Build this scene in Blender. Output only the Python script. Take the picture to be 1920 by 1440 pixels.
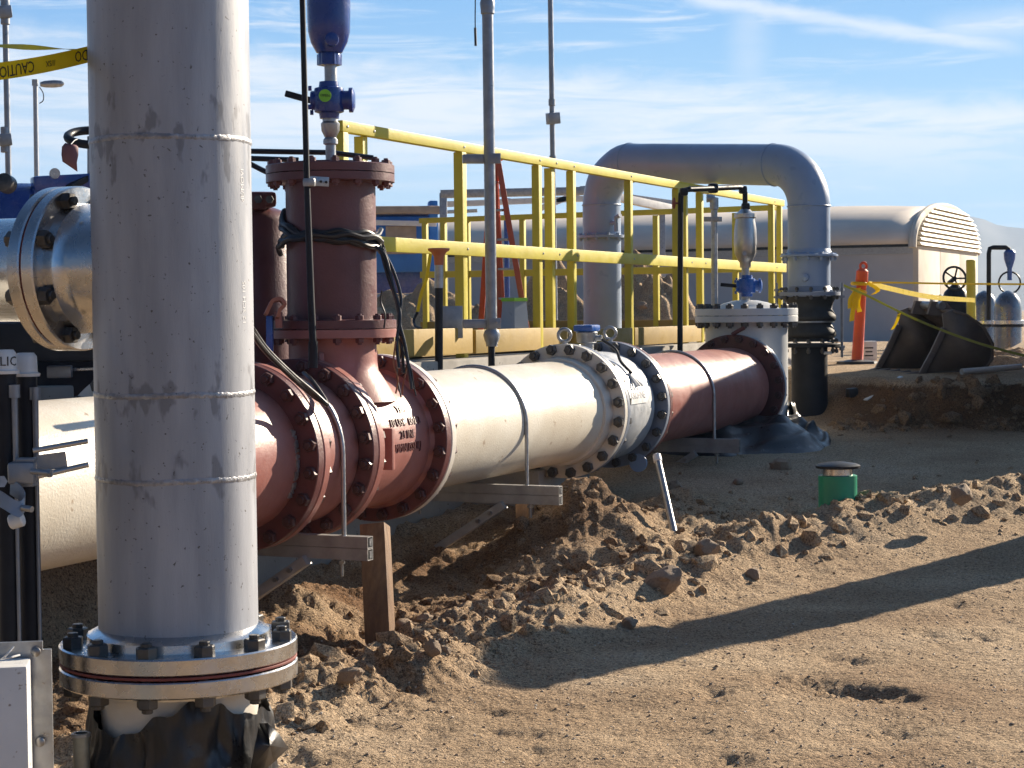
import bpy, bmesh, math, random
import numpy as np
from mathutils import Vector, Matrix, Quaternion, noise as mnoise
random.seed(7); rng = np.random.default_rng(11)
R = math.radians
for o in list(bpy.data.objects): bpy.data.objects.remove(o)
S = bpy.context.scene; COL = S.collection

# ------------------------------------------------------------------ camera
F, PITCH, ROLL, EYE = 3560.85, .0391, .0103, 1.4
fw = Vector((0, math.cos(PITCH), -math.sin(PITCH))); r0 = Vector((1, 0, 0)); u0 = r0.cross(fw)
RT = r0*math.cos(ROLL) - u0*math.sin(ROLL); UP = u0*math.cos(ROLL) + r0*math.sin(ROLL)
cam = bpy.data.cameras.new('camera'); co = bpy.data.objects.new('camera', cam); COL.objects.link(co)
m = Matrix((RT, UP, -fw)).transposed().to_4x4(); m.translation = (0, 0, EYE); co.matrix_world = m
cam.sensor_width = 36; cam.lens = F/1920*36; cam.clip_end = 20000; cam.clip_start = .05
cam.dof.use_dof = True; cam.dof.focus_distance = 6.2; cam.dof.aperture_fstop = 32
S.camera = co

def at(px, py, Y):
    "point of the place seen at a photo pixel at distance Y"
    d = fw*F + RT*(px-960) - UP*(py-720)
    return Vector((0, 0, EYE)) + d*(Y/d.y)
def atz(px, py, z):
    d = fw*F + RT*(px-960) - UP*(py-720)
    return Vector((0, 0, EYE)) + d*((z-EYE)/d.z)

# ------------------------------------------------------------------ light
SUN_AZ, SUN_EL = 46, 22          # degrees right of the view, above the horizon
sd = Vector((math.sin(R(SUN_AZ))*math.cos(R(SUN_EL)), math.cos(R(SUN_AZ))*math.cos(R(SUN_EL)), math.sin(R(SUN_EL))))
sl = bpy.data.lights.new('sun', 'SUN'); sl.energy = 5.0; sl.angle = R(.55); sl.color = (1, .86, .68)
so = bpy.data.objects.new('sun', sl); COL.objects.link(so); so.rotation_euler = (-sd).to_track_quat('-Z', 'Y').to_euler()
S.view_settings.view_transform = 'Standard'; S.view_settings.look = 'None'; S.view_settings.exposure = 1.16; S.view_settings.gamma = 1

W = bpy.data.worlds.new('World'); S.world = W; W.use_nodes = True
def world():
    nt = W.node_tree; n = nt.nodes; L = nt.links; n.clear()
    def mt(op, a, b=None, c=None, clamp=False):
        k = n.new('ShaderNodeMath'); k.operation = op; k.use_clamp = clamp
        for i, v in enumerate((a, b, c)):
            if v is None: continue
            if isinstance(v, (int, float)): k.inputs[i].default_value = v
            else: L.new(v, k.inputs[i])
        return k.outputs[0]
    def sm(v, a, b):
        k = n.new('ShaderNodeMapRange'); k.interpolation_type = 'SMOOTHSTEP'
        L.new(v, k.inputs[0]); k.inputs[1].default_value = a; k.inputs[2].default_value = b
        return k.outputs[0]
    def sm2(v, a, b):
        k = n.new('ShaderNodeMapRange'); L.new(v, k.inputs[0]); k.inputs[1].default_value = a; k.inputs[2].default_value = b; return k.outputs[0]
    sky = n.new('ShaderNodeTexSky'); sky.sky_type = 'NISHITA'; sky.sun_disc = False
    sky.sun_elevation = R(SUN_EL); sky.sun_rotation = R(SUN_AZ); sky.air_density = 1.0; sky.dust_density = .3; sky.ozone_density = 3
    tc = n.new('ShaderNodeTexCoord'); sp = n.new('ShaderNodeSeparateXYZ'); L.new(tc.outputs['Generated'], sp.inputs[0])
    x, y, z = sp.outputs
    az = mt('ARCTAN2', x, y); el = mt('ARCSINE', z)
    azd = mt('MULTIPLY', az, 57.2958); eld = mt('MULTIPLY', el, 57.2958)
    def nz(sx, sy, scale, det=6, rough=.55, dist=0, off=0):
        c = n.new('ShaderNodeCombineXYZ'); L.new(mt('MULTIPLY', azd, sx), c.inputs[0]); L.new(mt('MULTIPLY', eld, sy), c.inputs[1]); c.inputs[2].default_value = off
        k = n.new('ShaderNodeTexNoise'); k.inputs['Scale'].default_value = scale; k.inputs['Detail'].default_value = det
        k.inputs['Roughness'].default_value = rough; k.inputs['Distortion'].default_value = dist
        L.new(c.outputs[0], k.inputs['Vector']); return k.outputs['Fac']
    # el tilted a little so streaks lean down to the right
    n1 = nz(.05, .55, 1.0, 7, .6, .6, 3); n2 = nz(.16, 1.5, 1.0, 8, .62, .8, 9); n3 = nz(.5, 1.1, 1.2, 7, .6, .5, 5)
    wob = mt('MULTIPLY', mt('SUBTRACT', n3, .5), 1.2)
    # upper edge of the big veil falls to the right
    top = mt('ADD', mt('MULTIPLY', azd, -.085), 7.35)
    e1 = mt('SUBTRACT', mt('ADD', eld, wob), top)
    band = mt('MULTIPLY', mt('SUBTRACT', 1, sm(e1, -.9, .25)), sm(eld, 2.6, 5.6))
    veil = mt('MULTIPLY', band, mt('ADD', mt('MULTIPLY', sm(n2, .36, .60), .62), .38))
    streak = mt('MULTIPLY', mt('MULTIPLY', sm(n2, .48, .68), sm(n1, .36, .60)), .75)
    hz = mt('MULTIPLY', mt('SUBTRACT', 1, sm(eld, -.5, 5.5)), .12)
    # contrails (degrees)
    def trail(a0, e0, a1, e1, w, s):
        dx, dy = a1-a0, e1-e0; Ln = math.hypot(dx, dy)
        u = mt('ADD', mt('MULTIPLY', mt('SUBTRACT', azd, a0), dx/Ln), mt('MULTIPLY', mt('SUBTRACT', eld, e0), dy/Ln))
        v = mt('ADD', mt('MULTIPLY', mt('SUBTRACT', azd, a0), -dy/Ln), mt('MULTIPLY', mt('SUBTRACT', eld, e0), dx/Ln))
        v = mt('ABSOLUTE', mt('ADD', v, mt('MULTIPLY', wob, .36)))
        k = mt('MULTIPLY', mt('SUBTRACT', 1, sm(v, 0, w)), mt('MULTIPLY', sm(u, -.6, .5), mt('SUBTRACT', 1, sm(u, Ln-1.5, Ln+1))))
        return mt('MULTIPLY', mt('MULTIPLY', k, s), mt('ADD', .45, n2))
    t1 = trail(5.4, 9.2, 14.8, 7.4, .40, .8); t2 = trail(7.3, 9.9, 7.1, 6.2, .95, .36); t3 = trail(12.6, 7.9, 17, 8.2, .8, .45); t4 = trail(8.9, 8.1, 13.2, 7.9, .22, .5)
    c = veil
    for k in (streak, hz, t1, t2, t3, t4): c = mt('MAXIMUM', c, k)
    c = mt('MULTIPLY', c, .93, clamp=True)
    hs = n.new('ShaderNodeHueSaturation'); hs.inputs['Saturation'].default_value = 1.05; hs.inputs['Hue'].default_value = .494; L.new(sky.outputs[0], hs.inputs['Color'])
    rp = n.new('ShaderNodeValToRGB'); L.new(sm2(eld, -1, 13), rp.inputs[0]); e = rp.color_ramp.elements
    while len(e) < 4: e.new(.5)
    for q, (p_, c_) in zip(e, SKYRAMP): q.position = p_; q.color = (*[v*.1 for v in c_], 1)
    vm = n.new('ShaderNodeVectorMath'); vm.operation = 'SCALE'; L.new(rp.outputs[0], vm.inputs[0]); vm.inputs['Scale'].default_value = 10
    lowm = n.new('ShaderNodeMix'); lowm.data_type = 'RGBA'; L.new(mt('MULTIPLY', mt('SUBTRACT', 1, sm(eld, 14, 40)), .9), lowm.inputs[0]); L.new(hs.outputs[0], lowm.inputs[6]); L.new(vm.outputs[0], lowm.inputs[7])
    mx = n.new('ShaderNodeMix'); mx.data_type = 'RGBA'; L.new(c, mx.inputs[0]); L.new(lowm.outputs[2], mx.inputs[6]); mx.inputs[7].default_value = CLOUD
    tint = n.new('ShaderNodeMix'); tint.data_type = 'RGBA'; tint.blend_type = 'MULTIPLY'; tint.inputs[7].default_value = (.72, .93, 1.22, 1)
    L.new(mt('SUBTRACT', 1, sm(mt('ADD', mt('MULTIPLY', x, math.sin(R(SUN_AZ))), mt('MULTIPLY', y, math.cos(R(SUN_AZ)))), -.2, .7)), tint.inputs[0]); L.new(mx.outputs[2], tint.inputs[6])
    bg = n.new('ShaderNodeBackground'); bg.inputs[1].default_value = SKY
    # brighter towards the sun's side, darker behind the camera
    dn = mt('ADD', mt('MULTIPLY', x, math.sin(R(SUN_AZ))), mt('MULTIPLY', y, math.cos(R(SUN_AZ))))
    st = mt('ADD', mt('MULTIPLY', sm(dn, -.7, .75), SKY*(1-BACK)), SKY*BACK); L.new(st, bg.inputs[1]); L.new(tint.outputs[2], bg.inputs[0])
    out = n.new('ShaderNodeOutputWorld'); L.new(bg.outputs[0], out.inputs[0])
SKY = .076; BACK = .25; CLOUD = (5.6, 5.85, 6.2, 1)
SKYRAMP = ((0, (3.1, 4.5, 6.0)), (.25, (2.9, 4.4, 6.0)), (.5, (2.3, 3.9, 5.7)), (.8, (1.15, 2.8, 5.3)))
world()

# ------------------------------------------------------------------ materials
def mat(name, c1, c2=None, scale=6, rough=.5, metal=0, bump=0, bscale=60, stretch=(1, 1, 1), spots=0, spotcol=(.05, .045, .04), sscale=40, rvar=.15, dust=0, dcol=(.36, .26, .17), coat=0, extra=None, lo=.35, hi=.65, spec=.5):
    M = bpy.data.materials.new(name); M.use_nodes = True; nt = M.node_tree; n = nt.nodes; L = nt.links
    b = n['Principled BSDF']; tc = n.new('ShaderNodeTexCoord'); mp = n.new('ShaderNodeMapping'); mp.inputs['Scale'].default_value = stretch
    L.new(tc.outputs['Object'], mp.inputs[0])
    def noise(sc, det=5, ro=.6, vec=None):
        k = n.new('ShaderNodeTexNoise'); k.inputs['Scale'].default_value = sc; k.inputs['Detail'].default_value = det; k.inputs['Roughness'].default_value = ro
        L.new(vec or mp.outputs[0], k.inputs['Vector']); return k.outputs['Fac']
    def rng_(v, a, b_, c=0, d=1):
        k = n.new('ShaderNodeMapRange'); L.new(v, k.inputs[0])
        for i, q in enumerate((a, b_, c, d)): k.inputs[i+1].default_value = q
        return k.outputs[0]
    def mix(f, a, b_):
        k = n.new('ShaderNodeMix'); k.data_type = 'RGBA'
        if isinstance(f, float): k.inputs[0].default_value = f
        else: L.new(f, k.inputs[0])
        for i, q in ((6, a), (7, b_)):
            if isinstance(q, tuple): k.inputs[i].default_value = (*q[:3], 1)
            else: L.new(q, k.inputs[i])
        return k.outputs[2]
    c2 = c2 or tuple(v*.75 for v in c1)
    col = mix(rng_(noise(scale), lo, hi), c2, c1)
    if spots: col = mix(rng_(noise(sscale, 3, .5, tc.outputs['Object']), .70-.06*spots, .74-.06*spots), col, spotcol)
    if dust:
        g = n.new('ShaderNodeNewGeometry'); s = n.new('ShaderNodeSeparateXYZ'); L.new(g.outputs['Normal'], s.inputs[0])
        a = n.new('ShaderNodeMath'); a.operation = 'MULTIPLY'; L.new(rng_(s.outputs[2], .1, 1), a.inputs[0]); L.new(rng_(noise(9, 6), .35, .7, 0, dust), a.inputs[1])
        col = mix(a.outputs[0], col, dcol)
    if extra: col = extra(n, L, col, mix, rng_, noise, tc)
    L.new(col, b.inputs['Base Color']); b.inputs['Metallic'].default_value = metal; b.inputs['Specular IOR Level'].default_value = spec
    L.new(rng_(noise(scale*2.3), .3, .7, max(.03, rough-rvar), min(1, rough+rvar)), b.inputs['Roughness'])
    if coat: b.inputs['Coat Weight'].default_value = coat; b.inputs['Coat Roughness'].default_value = .15
    if bump:
        k = n.new('ShaderNodeBump'); k.inputs['Strength'].default_value = bump; k.inputs['Distance'].default_value = .004
        L.new(noise(bscale, 4), k.inputs['Height']); L.new(k.outputs[0], b.inputs['Normal'])
    return M
WELDS = (1.746, 1.237, 1.067)
def weldstain(n, L, col, mix, rng_, noise, tc):
    s = n.new('ShaderNodeSeparateXYZ'); g = n.new('ShaderNodeNewGeometry'); L.new(g.outputs['Position'], s.inputs[0])
    mp2 = n.new('ShaderNodeMapping'); mp2.inputs['Scale'].default_value = (1, 1, .45); L.new(tc.outputs['Object'], mp2.inputs[0]); nz = noise(26, 3, .5, mp2.outputs[0]); tot = None
    for w, amp in zip(WELDS, (.13, .12, .09)):
        a = n.new('ShaderNodeMath'); a.operation = 'SUBTRACT'; L.new(s.outputs[2], a.inputs[0]); a.inputs[1].default_value = w
        b = n.new('ShaderNodeMath'); b.operation = 'ABSOLUTE'; L.new(a.outputs[0], b.inputs[0])
        c = n.new('ShaderNodeMath'); c.operation = 'MULTIPLY'; L.new(rng_(nz, .50, .70, 0, 1), c.inputs[0]); c.inputs[1].default_value = amp
        d = n.new('ShaderNodeMath'); d.operation = 'SUBTRACT'; L.new(c.outputs[0], d.inputs[0]); L.new(b.outputs[0], d.inputs[1])
        e = rng_(d.outputs[0], -.006, .03)
        if tot is None: tot = e
        else:
            k = n.new('ShaderNodeMath'); k.operation = 'MAXIMUM'; L.new(tot, k.inputs[0]); L.new(e, k.inputs[1]); tot = k.outputs[0]
    k = n.new('ShaderNodeMath'); k.operation = 'MULTIPLY'; L.new(tot, k.inputs[0]); k.inputs[1].default_value = .62
    return mix(k.outputs[0], col, (.13, .13, .14))
MT = {}
MT['steel_riser'] = mat('brushed stainless pipe', (.385, .40, .435), (.275, .29, .32), 5, .48, .12, .12, 140, (2.4, 2.4, .35), .35, (.10, .095, .09), 110, extra=weldstain)
MT['stainless'] = mat('stainless steel', (.62, .61, .60), (.5, .5, .5), 9, .26, 1, .1, 120, rvar=.1)
MT['stainless_dull'] = mat('dull stainless', (.55, .54, .52), (.42, .42, .42), 7, .38, .9, .1, 90, rvar=.1)
MT['weld'] = mat('weld bead', (.40, .40, .41), (.22, .22, .23), 40, .4, .6, .6, 160)
MT['bolt'] = mat('dark steel bolt', (.12, .115, .11), (.06, .058, .055), 20, .42, .6, .1, 200)
MT['bolt_red'] = mat('dark painted bolt', (.085, .035, .032), (.05, .025, .024), 20, .45, .2)
MT['bolt_bright'] = mat('plated bolt', (.36, .35, .33), (.24, .23, .22), 20, .35, .85)
MT['gasket'] = mat('red gasket', (.22, .05, .04), rough=.7)
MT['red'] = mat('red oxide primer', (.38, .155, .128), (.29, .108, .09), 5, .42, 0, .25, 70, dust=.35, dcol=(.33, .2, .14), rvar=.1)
MT['red_shaded'] = mat('shaded red oxide primer', (.14, .048, .047), (.105, .034, .034), 6, .42, 0, .4, 90, rvar=.1)  # darker copy of the red, shade on column and flanges put into the colour
MT['white'] = mat('white epoxy coating', (.74, .70, .60), (.64, .58, .47), 3, .36, 0, .45, 95, spots=.35, spotcol=(.42, .33, .24), sscale=14, dust=.4, dcol=(.55, .44, .32), rvar=.06)
MT['white_flange'] = mat('cream flange paint', (.74, .70, .62), (.64, .59, .51), 6, .45, 0, .3, 70, dust=.3)
MT['white_vessel'] = mat('white vessel paint', (.68, .70, .70), (.58, .60, .6), 4, .4, 0, .2, 60, dust=.2)
MT['grey'] = mat('grey epoxy pipe paint', (.30, .38, .51), (.265, .34, .455), 3, .38, 0, .15, 60, dust=.15)
MT['grey_flange'] = mat('grey flange paint', (.25, .285, .35), (.20, .23, .29), 6, .45, 0, .2, 60)
MT['meter'] = mat('silver meter body', (.58, .60, .62), (.5, .52, .54), 5, .4, .3, .1, 60)
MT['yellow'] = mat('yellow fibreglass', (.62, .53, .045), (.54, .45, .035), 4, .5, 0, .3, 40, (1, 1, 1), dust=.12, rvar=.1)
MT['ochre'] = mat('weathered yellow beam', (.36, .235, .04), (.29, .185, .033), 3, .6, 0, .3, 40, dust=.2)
MT['galv'] = mat('galvanised steel', (.42, .43, .44), (.30, .31, .32), 25, .4, .8, .1, 80)
MT['galv_pole'] = mat('galvanised conduit', (.30, .32, .35), (.22, .24, .27), 12, .42, .6)
MT['strut'] = mat('weathered strut channel', (.42, .41, .39), (.31, .30, .285), 10, .5, .35, .2, 60)
MT['black'] = mat('black pipe paint', (.020, .022, .028), (.013, .014, .018), 8, .5, 0, .1, 60, spec=.22)
MT['rubber'] = mat('black rubber', (.02, .02, .02), rough=.6)
MT['plastic'] = mat('black polythene', (.022, .023, .026), (.014, .015, .017), 6, .38, 0, .5, 35, dust=.05, dcol=(.2, .17, .14))
MT['blue'] = mat('blue epoxy', (.020, .055, .26), (.014, .04, .20), 6, .26, 0, .15, 60, coat=.3)
MT['blue_lt'] = mat('blue valve paint', (.03, .12, .42), (.02, .09, .35), 6, .3, coat=.2)
MT['concrete'] = mat('concrete', (.36, .34, .30), (.27, .25, .22), 2.5, .85, 0, .5, 40, spots=.3)
MT['wall_far'] = mat('pale concrete wall', (.53, .53, .545), (.46, .46, .48), .6, .85, 0, .2, 10)
MT['tilt'] = mat('sunlight toned wall panel', (.62, .56, .46), (.55, .49, .40), .7, .8)  # paler and warmer than the side wall, sunlight put into the colour
MT['fabric'] = mat('tan roof fabric', (.74, .65, .54), (.66, .575, .48), .8, .7, stretch=(1, 1, 3), bump=.2, bscale=2)
MT['louver'] = mat('cream cladding', (.75, .68, .52), (.68, .61, .46), 2, .6)
MT['wood'] = mat('weathered wood', (.22, .125, .06), (.13, .07, .035), 5, .75, 0, .6, 50, (8, 8, .8))
MT['orange'] = mat('orange plastic', (.75, .10, .02), (.6, .08, .02), 6, .45)
MT['ladder'] = mat('orange fibreglass', (.62, .12, .05), (.5, .1, .04), 6, .5)
MT['green'] = mat('green pvc', (.02, .30, .16), (.015, .24, .13), 5, .4, dust=.3)
MT['lime'] = mat('lime sticker', (.25, .65, .04), rough=.5)
MT['white_paint'] = mat('white enamel', (.72, .71, .68), (.62, .61, .58), 6, .4, spots=.5, spotcol=(.3, .25, .2), sscale=60)
MT['white_pvc'] = mat('white plastic', (.72, .72, .7), (.6, .6, .58), 8, .45)
MT['tag'] = mat('red tag paper', (.20, .085, .095), rough=.6)
MT['tape'] = mat('yellow tape', (.88, .72, .02), (.80, .64, .02), 6, .35)
MT['tape_shaded'] = mat('olive shaded tape', (.35, .36, .06), rough=.4)  # shaded copy of the yellow tape, the shade is in its colour
MT['ink'] = mat('black ink', (.012, .012, .012), rough=.5)
MT['ink_blue'] = mat('dark blue ink', (.02, .04, .10), rough=.5)
MT['ink_white'] = mat('white ink', (.8, .8, .78), rough=.5)
MT['bucket'] = mat('worn excavator steel', (.17, .135, .115), (.11, .09, .08), 5, .6, .3, .5, 40, dust=.5)
MT['tarp'] = mat('blue tarpaulin', (.08, .30, .66), (.06, .24, .55), 2, .45, bump=.4, bscale=6)
MT['tarp_tan'] = mat('tan cover', (.38, .31, .24), rough=.7)
MT['cable'] = mat('black cable', (.018, .018, .02), rough=.4)
MT['copper'] = mat('bare wire ends', (.30, .14, .08), rough=.4, metal=.5)
MT['rock'] = mat('brown stone', (.34, .25, .17), (.24, .17, .115), 9, .85, 0, .9, 60, dust=.5, dcol=(.40, .28, .17))
MT['grit'] = mat('pale grit', (.58, .50, .40), (.40, .33, .25), 30, .8)
MT['container'] = mat('dull green steel', (.08, .12, .09), rough=.6)  # for the added shadow box outside the frame

def translucent(M, f=.5):
    nt = M.node_tree; n = nt.nodes; L = nt.links; b = n['Principled BSDF']; t = n.new('ShaderNodeBsdfTranslucent'); mx = n.new('ShaderNodeMixShader'); mx.inputs[0].default_value = f
    L.new(b.inputs['Base Color'].links[0].from_socket, t.inputs[0]); L.new(b.outputs[0], mx.inputs[1]); L.new(t.outputs[0], mx.inputs[2])
    out = [k for k in n if k.type == 'OUTPUT_MATERIAL'][0]; L.new(mx.outputs[0], out.inputs[0])
for k in ('tape', 'tape_shaded', 'tarp'): translucent(MT[k])
def dirtmat(name='sandy dirt', damp=0.):
    M = bpy.data.materials.new(name); M.use_nodes = True; nt = M.node_tree; n = nt.nodes; L = nt.links
    b = n['Principled BSDF']; b.inputs['Roughness'].default_value = .95; b.inputs['Specular IOR Level'].default_value = .15
    tc = n.new('ShaderNodeTexCoord')
    def noise(sc, det=6, ro=.6):
        k = n.new('ShaderNodeTexNoise'); k.inputs['Scale'].default_value = sc; k.inputs['Detail'].default_value = det; k.inputs['Roughness'].default_value = ro
        L.new(tc.outputs['Object'], k.inputs['Vector']); return k.outputs['Fac']
    def ramp(v, pts):
        k = n.new('ShaderNodeValToRGB'); L.new(v, k.inputs[0]); e = k.color_ramp.elements
        while len(e) < len(pts): e.new(.5)
        for q, (p, c) in zip(e, pts): q.position = p; q.color = (*c, 1)
        return k.outputs[0]
    def mix(f, a, b_, mode='MIX'):
        k = n.new('ShaderNodeMix'); k.data_type = 'RGBA'; k.blend_type = mode
        if isinstance(f, float): k.inputs[0].default_value = f
        else: L.new(f, k.inputs[0])
        L.new(a, k.inputs[6]); L.new(b_, k.inputs[7]); return k.outputs[2]
    big = ramp(noise(1.1), [(.3, (.40, .28, .175)), (.5, (.53, .395, .255)), (.7, (.60, .47, .325))])
    grain = ramp(noise(170, 3, .7), [(.34, (.22, .20, .19)), (.48, (.95, .95, .95)), (.64, (1.35, 1.3, 1.22))])
    fleck = ramp(noise(55, 4, .7), [(.36, (.45, .42, .40)), (.46, (1, 1, 1))])
    da = n.new('ShaderNodeAttribute'); da.attribute_name = 'damp'
    wet = ramp(noise(3.1), [(.3, (.15, .082, .042)), (.7, (.25, .145, .075))])
    if damp: big = mix(damp, big, wet)
    big = mix(da.outputs['Fac'], big, wet)
    g2 = ramp(noise(80, 2, .5), [(.36, (.35, .33, .32)), (.46, (1, 1, 1)), (.60, (1, 1, 1)), (.70, (1.4, 1.36, 1.3))])
    c = mix(.85, big, grain, 'MULTIPLY'); c = mix(.8, c, g2, 'MULTIPLY'); c = mix(.6, c, fleck, 'MULTIPLY'); L.new(c, b.inputs['Base Color'])
    h = None
    for sc, am in ((14, .02), (48, .014), (150, .0075)):
        k = n.new('ShaderNodeMath'); k.operation = 'MULTIPLY'; L.new(noise(sc, 4, .62), k.inputs[0]); k.inputs[1].default_value = am
        if h is None: h = k.outputs[0]
        else:
            a = n.new('ShaderNodeMath'); L.new(h, a.inputs[0]); L.new(k.outputs[0], a.inputs[1]); h = a.outputs[0]
    k = n.new('ShaderNodeBump'); k.inputs['Distance'].default_value = 1.6; k.inputs['Strength'].default_value = 1
    L.new(h, k.inputs['Height']); L.new(k.outputs[0], b.inputs['Normal'])
    return M
MT['dirt'] = dirtmat(); MT['dug'] = dirtmat('dug soil', .62)

# ------------------------------------------------------------------ mesh helpers
def frame(axis):
    a = Vector(axis).normalized(); h = Vector((0, 0, 1)) if abs(a.z) < .95 else Vector((0, 1, 0))
    u = h.cross(a).normalized(); return a, u, a.cross(u)
class MB:
    def __init__(s): s.v = []; s.f = []
    def add(s, vs, fs):
        k = len(s.v); s.v += [tuple(p) for p in vs]; s.f += [tuple(i+k for i in f) for f in fs]; return s
    def lathe(s, o, axis, prof, seg=48, close=False):
        a, u, w = frame(axis); o = Vector(o); vs = []; fs = []; n = len(prof)
        for d, r in prof:
            for k in range(seg):
                t = 2*math.pi*k/seg; vs.append(o + a*d + (u*math.cos(t) + w*math.sin(t))*r)
        rr = range(n if close else n-1)
        for i in rr:
            j = (i+1) % n
            for k in range(seg):
                q = (k+1) % seg; fs.append((i*seg+k, i*seg+q, j*seg+q, j*seg+k))
        if not close:
            if prof[0][1] > 1e-6: fs.append(tuple(range(seg-1, -1, -1)))
            if prof[-1][1] > 1e-6: fs.append(tuple((n-1)*seg+k for k in range(seg)))
        return s.add(vs, fs)
    def cyl(s, p0, p1, r, r2=None, seg=24, bev=0):
        p0, p1 = Vector(p0), Vector(p1); L = (p1-p0).length; r2 = r if r2 is None else r2
        pr = [(0, r-bev), (bev, r), (L-bev, r2), (L, r2-bev)] if bev else [(0, r), (L, r2)]
        return s.lathe(p0, p1-p0, pr, seg)
    def ring(s, o, axis, t, ri, ro, seg=64, bev=.003):
        return s.lathe(o, axis, [(0, ri), (0, ro-bev), (bev, ro), (t-bev, ro), (t, ro-bev), (t, ri)], seg, True)
    def torus(s, o, axis, Rr, r, seg=48, ms=8):
        return s.lathe(o, axis, [(r*math.sin(2*math.pi*k/ms), Rr + r*math.cos(2*math.pi*k/ms)) for k in range(ms)], seg, True)
    def box(s, c, size, X=(1, 0, 0), Z=(0, 0, 1), bev=.0):
        X = Vector(X).normalized(); Z = Vector(Z); Z = (Z - X*Z.dot(X)).normalized(); Y = Z.cross(X); c = Vector(c)
        bm = bmesh.new(); bmesh.ops.create_cube(bm, size=1)
        for v in bm.verts: v.co = Vector((v.co.x*size[0], v.co.y*size[1], v.co.z*size[2]))
        if bev: bmesh.ops.bevel(bm, geom=bm.edges[:], offset=bev, segments=2, affect='EDGES', profile=.6)
        bm.verts.index_update()
        s.add([c + X*v.co.x + Y*v.co.y + Z*v.co.z for v in bm.verts], [[v.index for v in f.verts] for f in bm.faces]); bm.free(); return s
    def beam(s, p0, p1, w, h, bev=.003, Z=(0, 0, 1)):
        p0, p1 = Vector(p0), Vector(p1); return s.box((p0+p1)/2, ((p1-p0).length, w, h), p1-p0, Z, bev)
    def tube(s, pts, r, seg=10, caps=True):
        pts = [Vector(p) for p in pts]; n = len(pts); rs = r if isinstance(r, (list, tuple)) else [r]*n; vs = []; fs = []; pu = None
        for i, p in enumerate(pts):
            t = (pts[min(i+1, n-1)] - pts[max(i-1, 0)]).normalized()
            if pu is None: _, u, _ = frame(t)
            else: u = (pu - t*pu.dot(t)).normalized()
            pu = u; w = t.cross(u)
            for k in range(seg):
                a = 2*math.pi*k/seg; vs.append(p + (u*math.cos(a) + w*math.sin(a))*rs[i])
        for i in range(n-1):
            for k in range(seg): q = (k+1) % seg; fs.append((i*seg+k, i*seg+q, (i+1)*seg+q, (i+1)*seg+k))
        if caps: fs.append(tuple(range(seg-1, -1, -1))); fs.append(tuple((n-1)*seg+k for k in range(seg)))
        return s.add(vs, fs)
    def ribbon(s, pts, w, up, th=.0015):
        pts = [Vector(p) for p in pts]; vs = []; fs = []; n = len(pts)
        for i, p in enumerate(pts):
            u = Vector(up(i/(n-1))) if callable(up) else Vector(up); t = (pts[min(i+1, n-1)] - pts[max(i-1, 0)]).normalized(); q = t.cross(u).normalized()*th
            ww = w(i/(n-1)) if callable(w) else w
            vs += [p+u*ww/2+q, p-u*ww/2+q, p-u*ww/2-q, p+u*ww/2-q]
        for i in range(n-1):
            for k in range(4): fs.append((i*4+k, i*4+(k+1) % 4, i*4+4+(k+1) % 4, i*4+4+k))
        fs += [(3, 2, 1, 0), tuple(n*4-4+k for k in range(4))]
        return s.add(vs, fs)
    def mesh(s, name, m, off=(0, 0, 0), angle=38):
        me = bpy.data.meshes.new(name); o = Vector(off); me.from_pydata([(p[0]-o.x, p[1]-o.y, p[2]-o.z) for p in s.v], [], s.f)
        if m: me.materials.append(m)
        bm = bmesh.new(); bm.from_mesh(me); bmesh.ops.recalc_face_normals(bm, faces=bm.faces[:]); bm.to_mesh(me); bm.free()
        me.shade_smooth(); me.set_sharp_from_angle(angle=R(angle)); return me
    def build(s, name, m, parent=None, angle=38, origin=None):
        off = root_of(parent).location if parent else (origin or Vector((0, 0, 0)))
        o = bpy.data.objects.new(name, s.mesh(name, MT[m] if isinstance(m, str) else m, off, angle)); COL.objects.link(o)
        if parent: o.parent = parent
        else: o.location = off
        return o
def root_of(o):
    while o.parent: o = o.parent
    return o
def bez(a, b, c, d, n=16):
    a, b, c, d = map(Vector, (a, b, c, d)); return [a*(1-t)**3 + b*3*t*(1-t)**2 + c*3*t*t*(1-t) + d*t**3 for t in (i/n for i in range(n+1))]
def spline(pts, n=8):
    P = [Vector(p) for p in pts]; P = [P[0]*2-P[1]] + P + [P[-1]*2-P[-2]]; out = []
    for i in range(1, len(P)-2):
        for k in range(n):
            t = k/n; a, b, c, d = P[i-1:i+3]
            out.append(.5*((2*b) + (c-a)*t + (2*a-5*b+4*c-d)*t*t + (3*b-a-3*c+d)*t**3))
    out.append(P[-2]); return out
def tag(o, label=None, cat=None, group=None, kind=None):
    for k, v in (('label', label), ('category', cat), ('group', group), ('kind', kind)):
        if v: o[k] = v
    return o
def thing(name, loc, label, cat, group=None):
    o = bpy.data.objects.new(name, None); COL.objects.link(o); o.location = loc; o.empty_display_size = .1
    return tag(o, label, cat, group)
BOLT = {}
def bolt_mesh(af, L, headh, mk, stud=True):
    k = (af, round(L, 4), headh, mk)
    if k not in BOLT:
        b = MB(); r = af/math.sqrt(3); e = r*.12
        b.lathe((0, 0, L/2), (0, 0, 1), [(0, r), (headh-e, r), (headh, r-e)], 6)
        b.lathe((0, 0, -L/2), (0, 0, -1), [(0, r), (headh-e, r), (headh, r-e)], 6)
        b.lathe((0, 0, -L/2-headh-af*.25), (0, 0, 1), [(0, af*.26), (af*.04, af*.3), (L+headh*1.2, af*.3)], 10)
        if stud: b.lathe((0, 0, L/2+headh-.001), (0, 0, 1), [(0, af*.3), (af*.2, af*.3), (af*.24, af*.26)], 10)
        BOLT[k] = b.mesh('bolt', MT[mk], angle=25)
    return BOLT[k]
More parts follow.
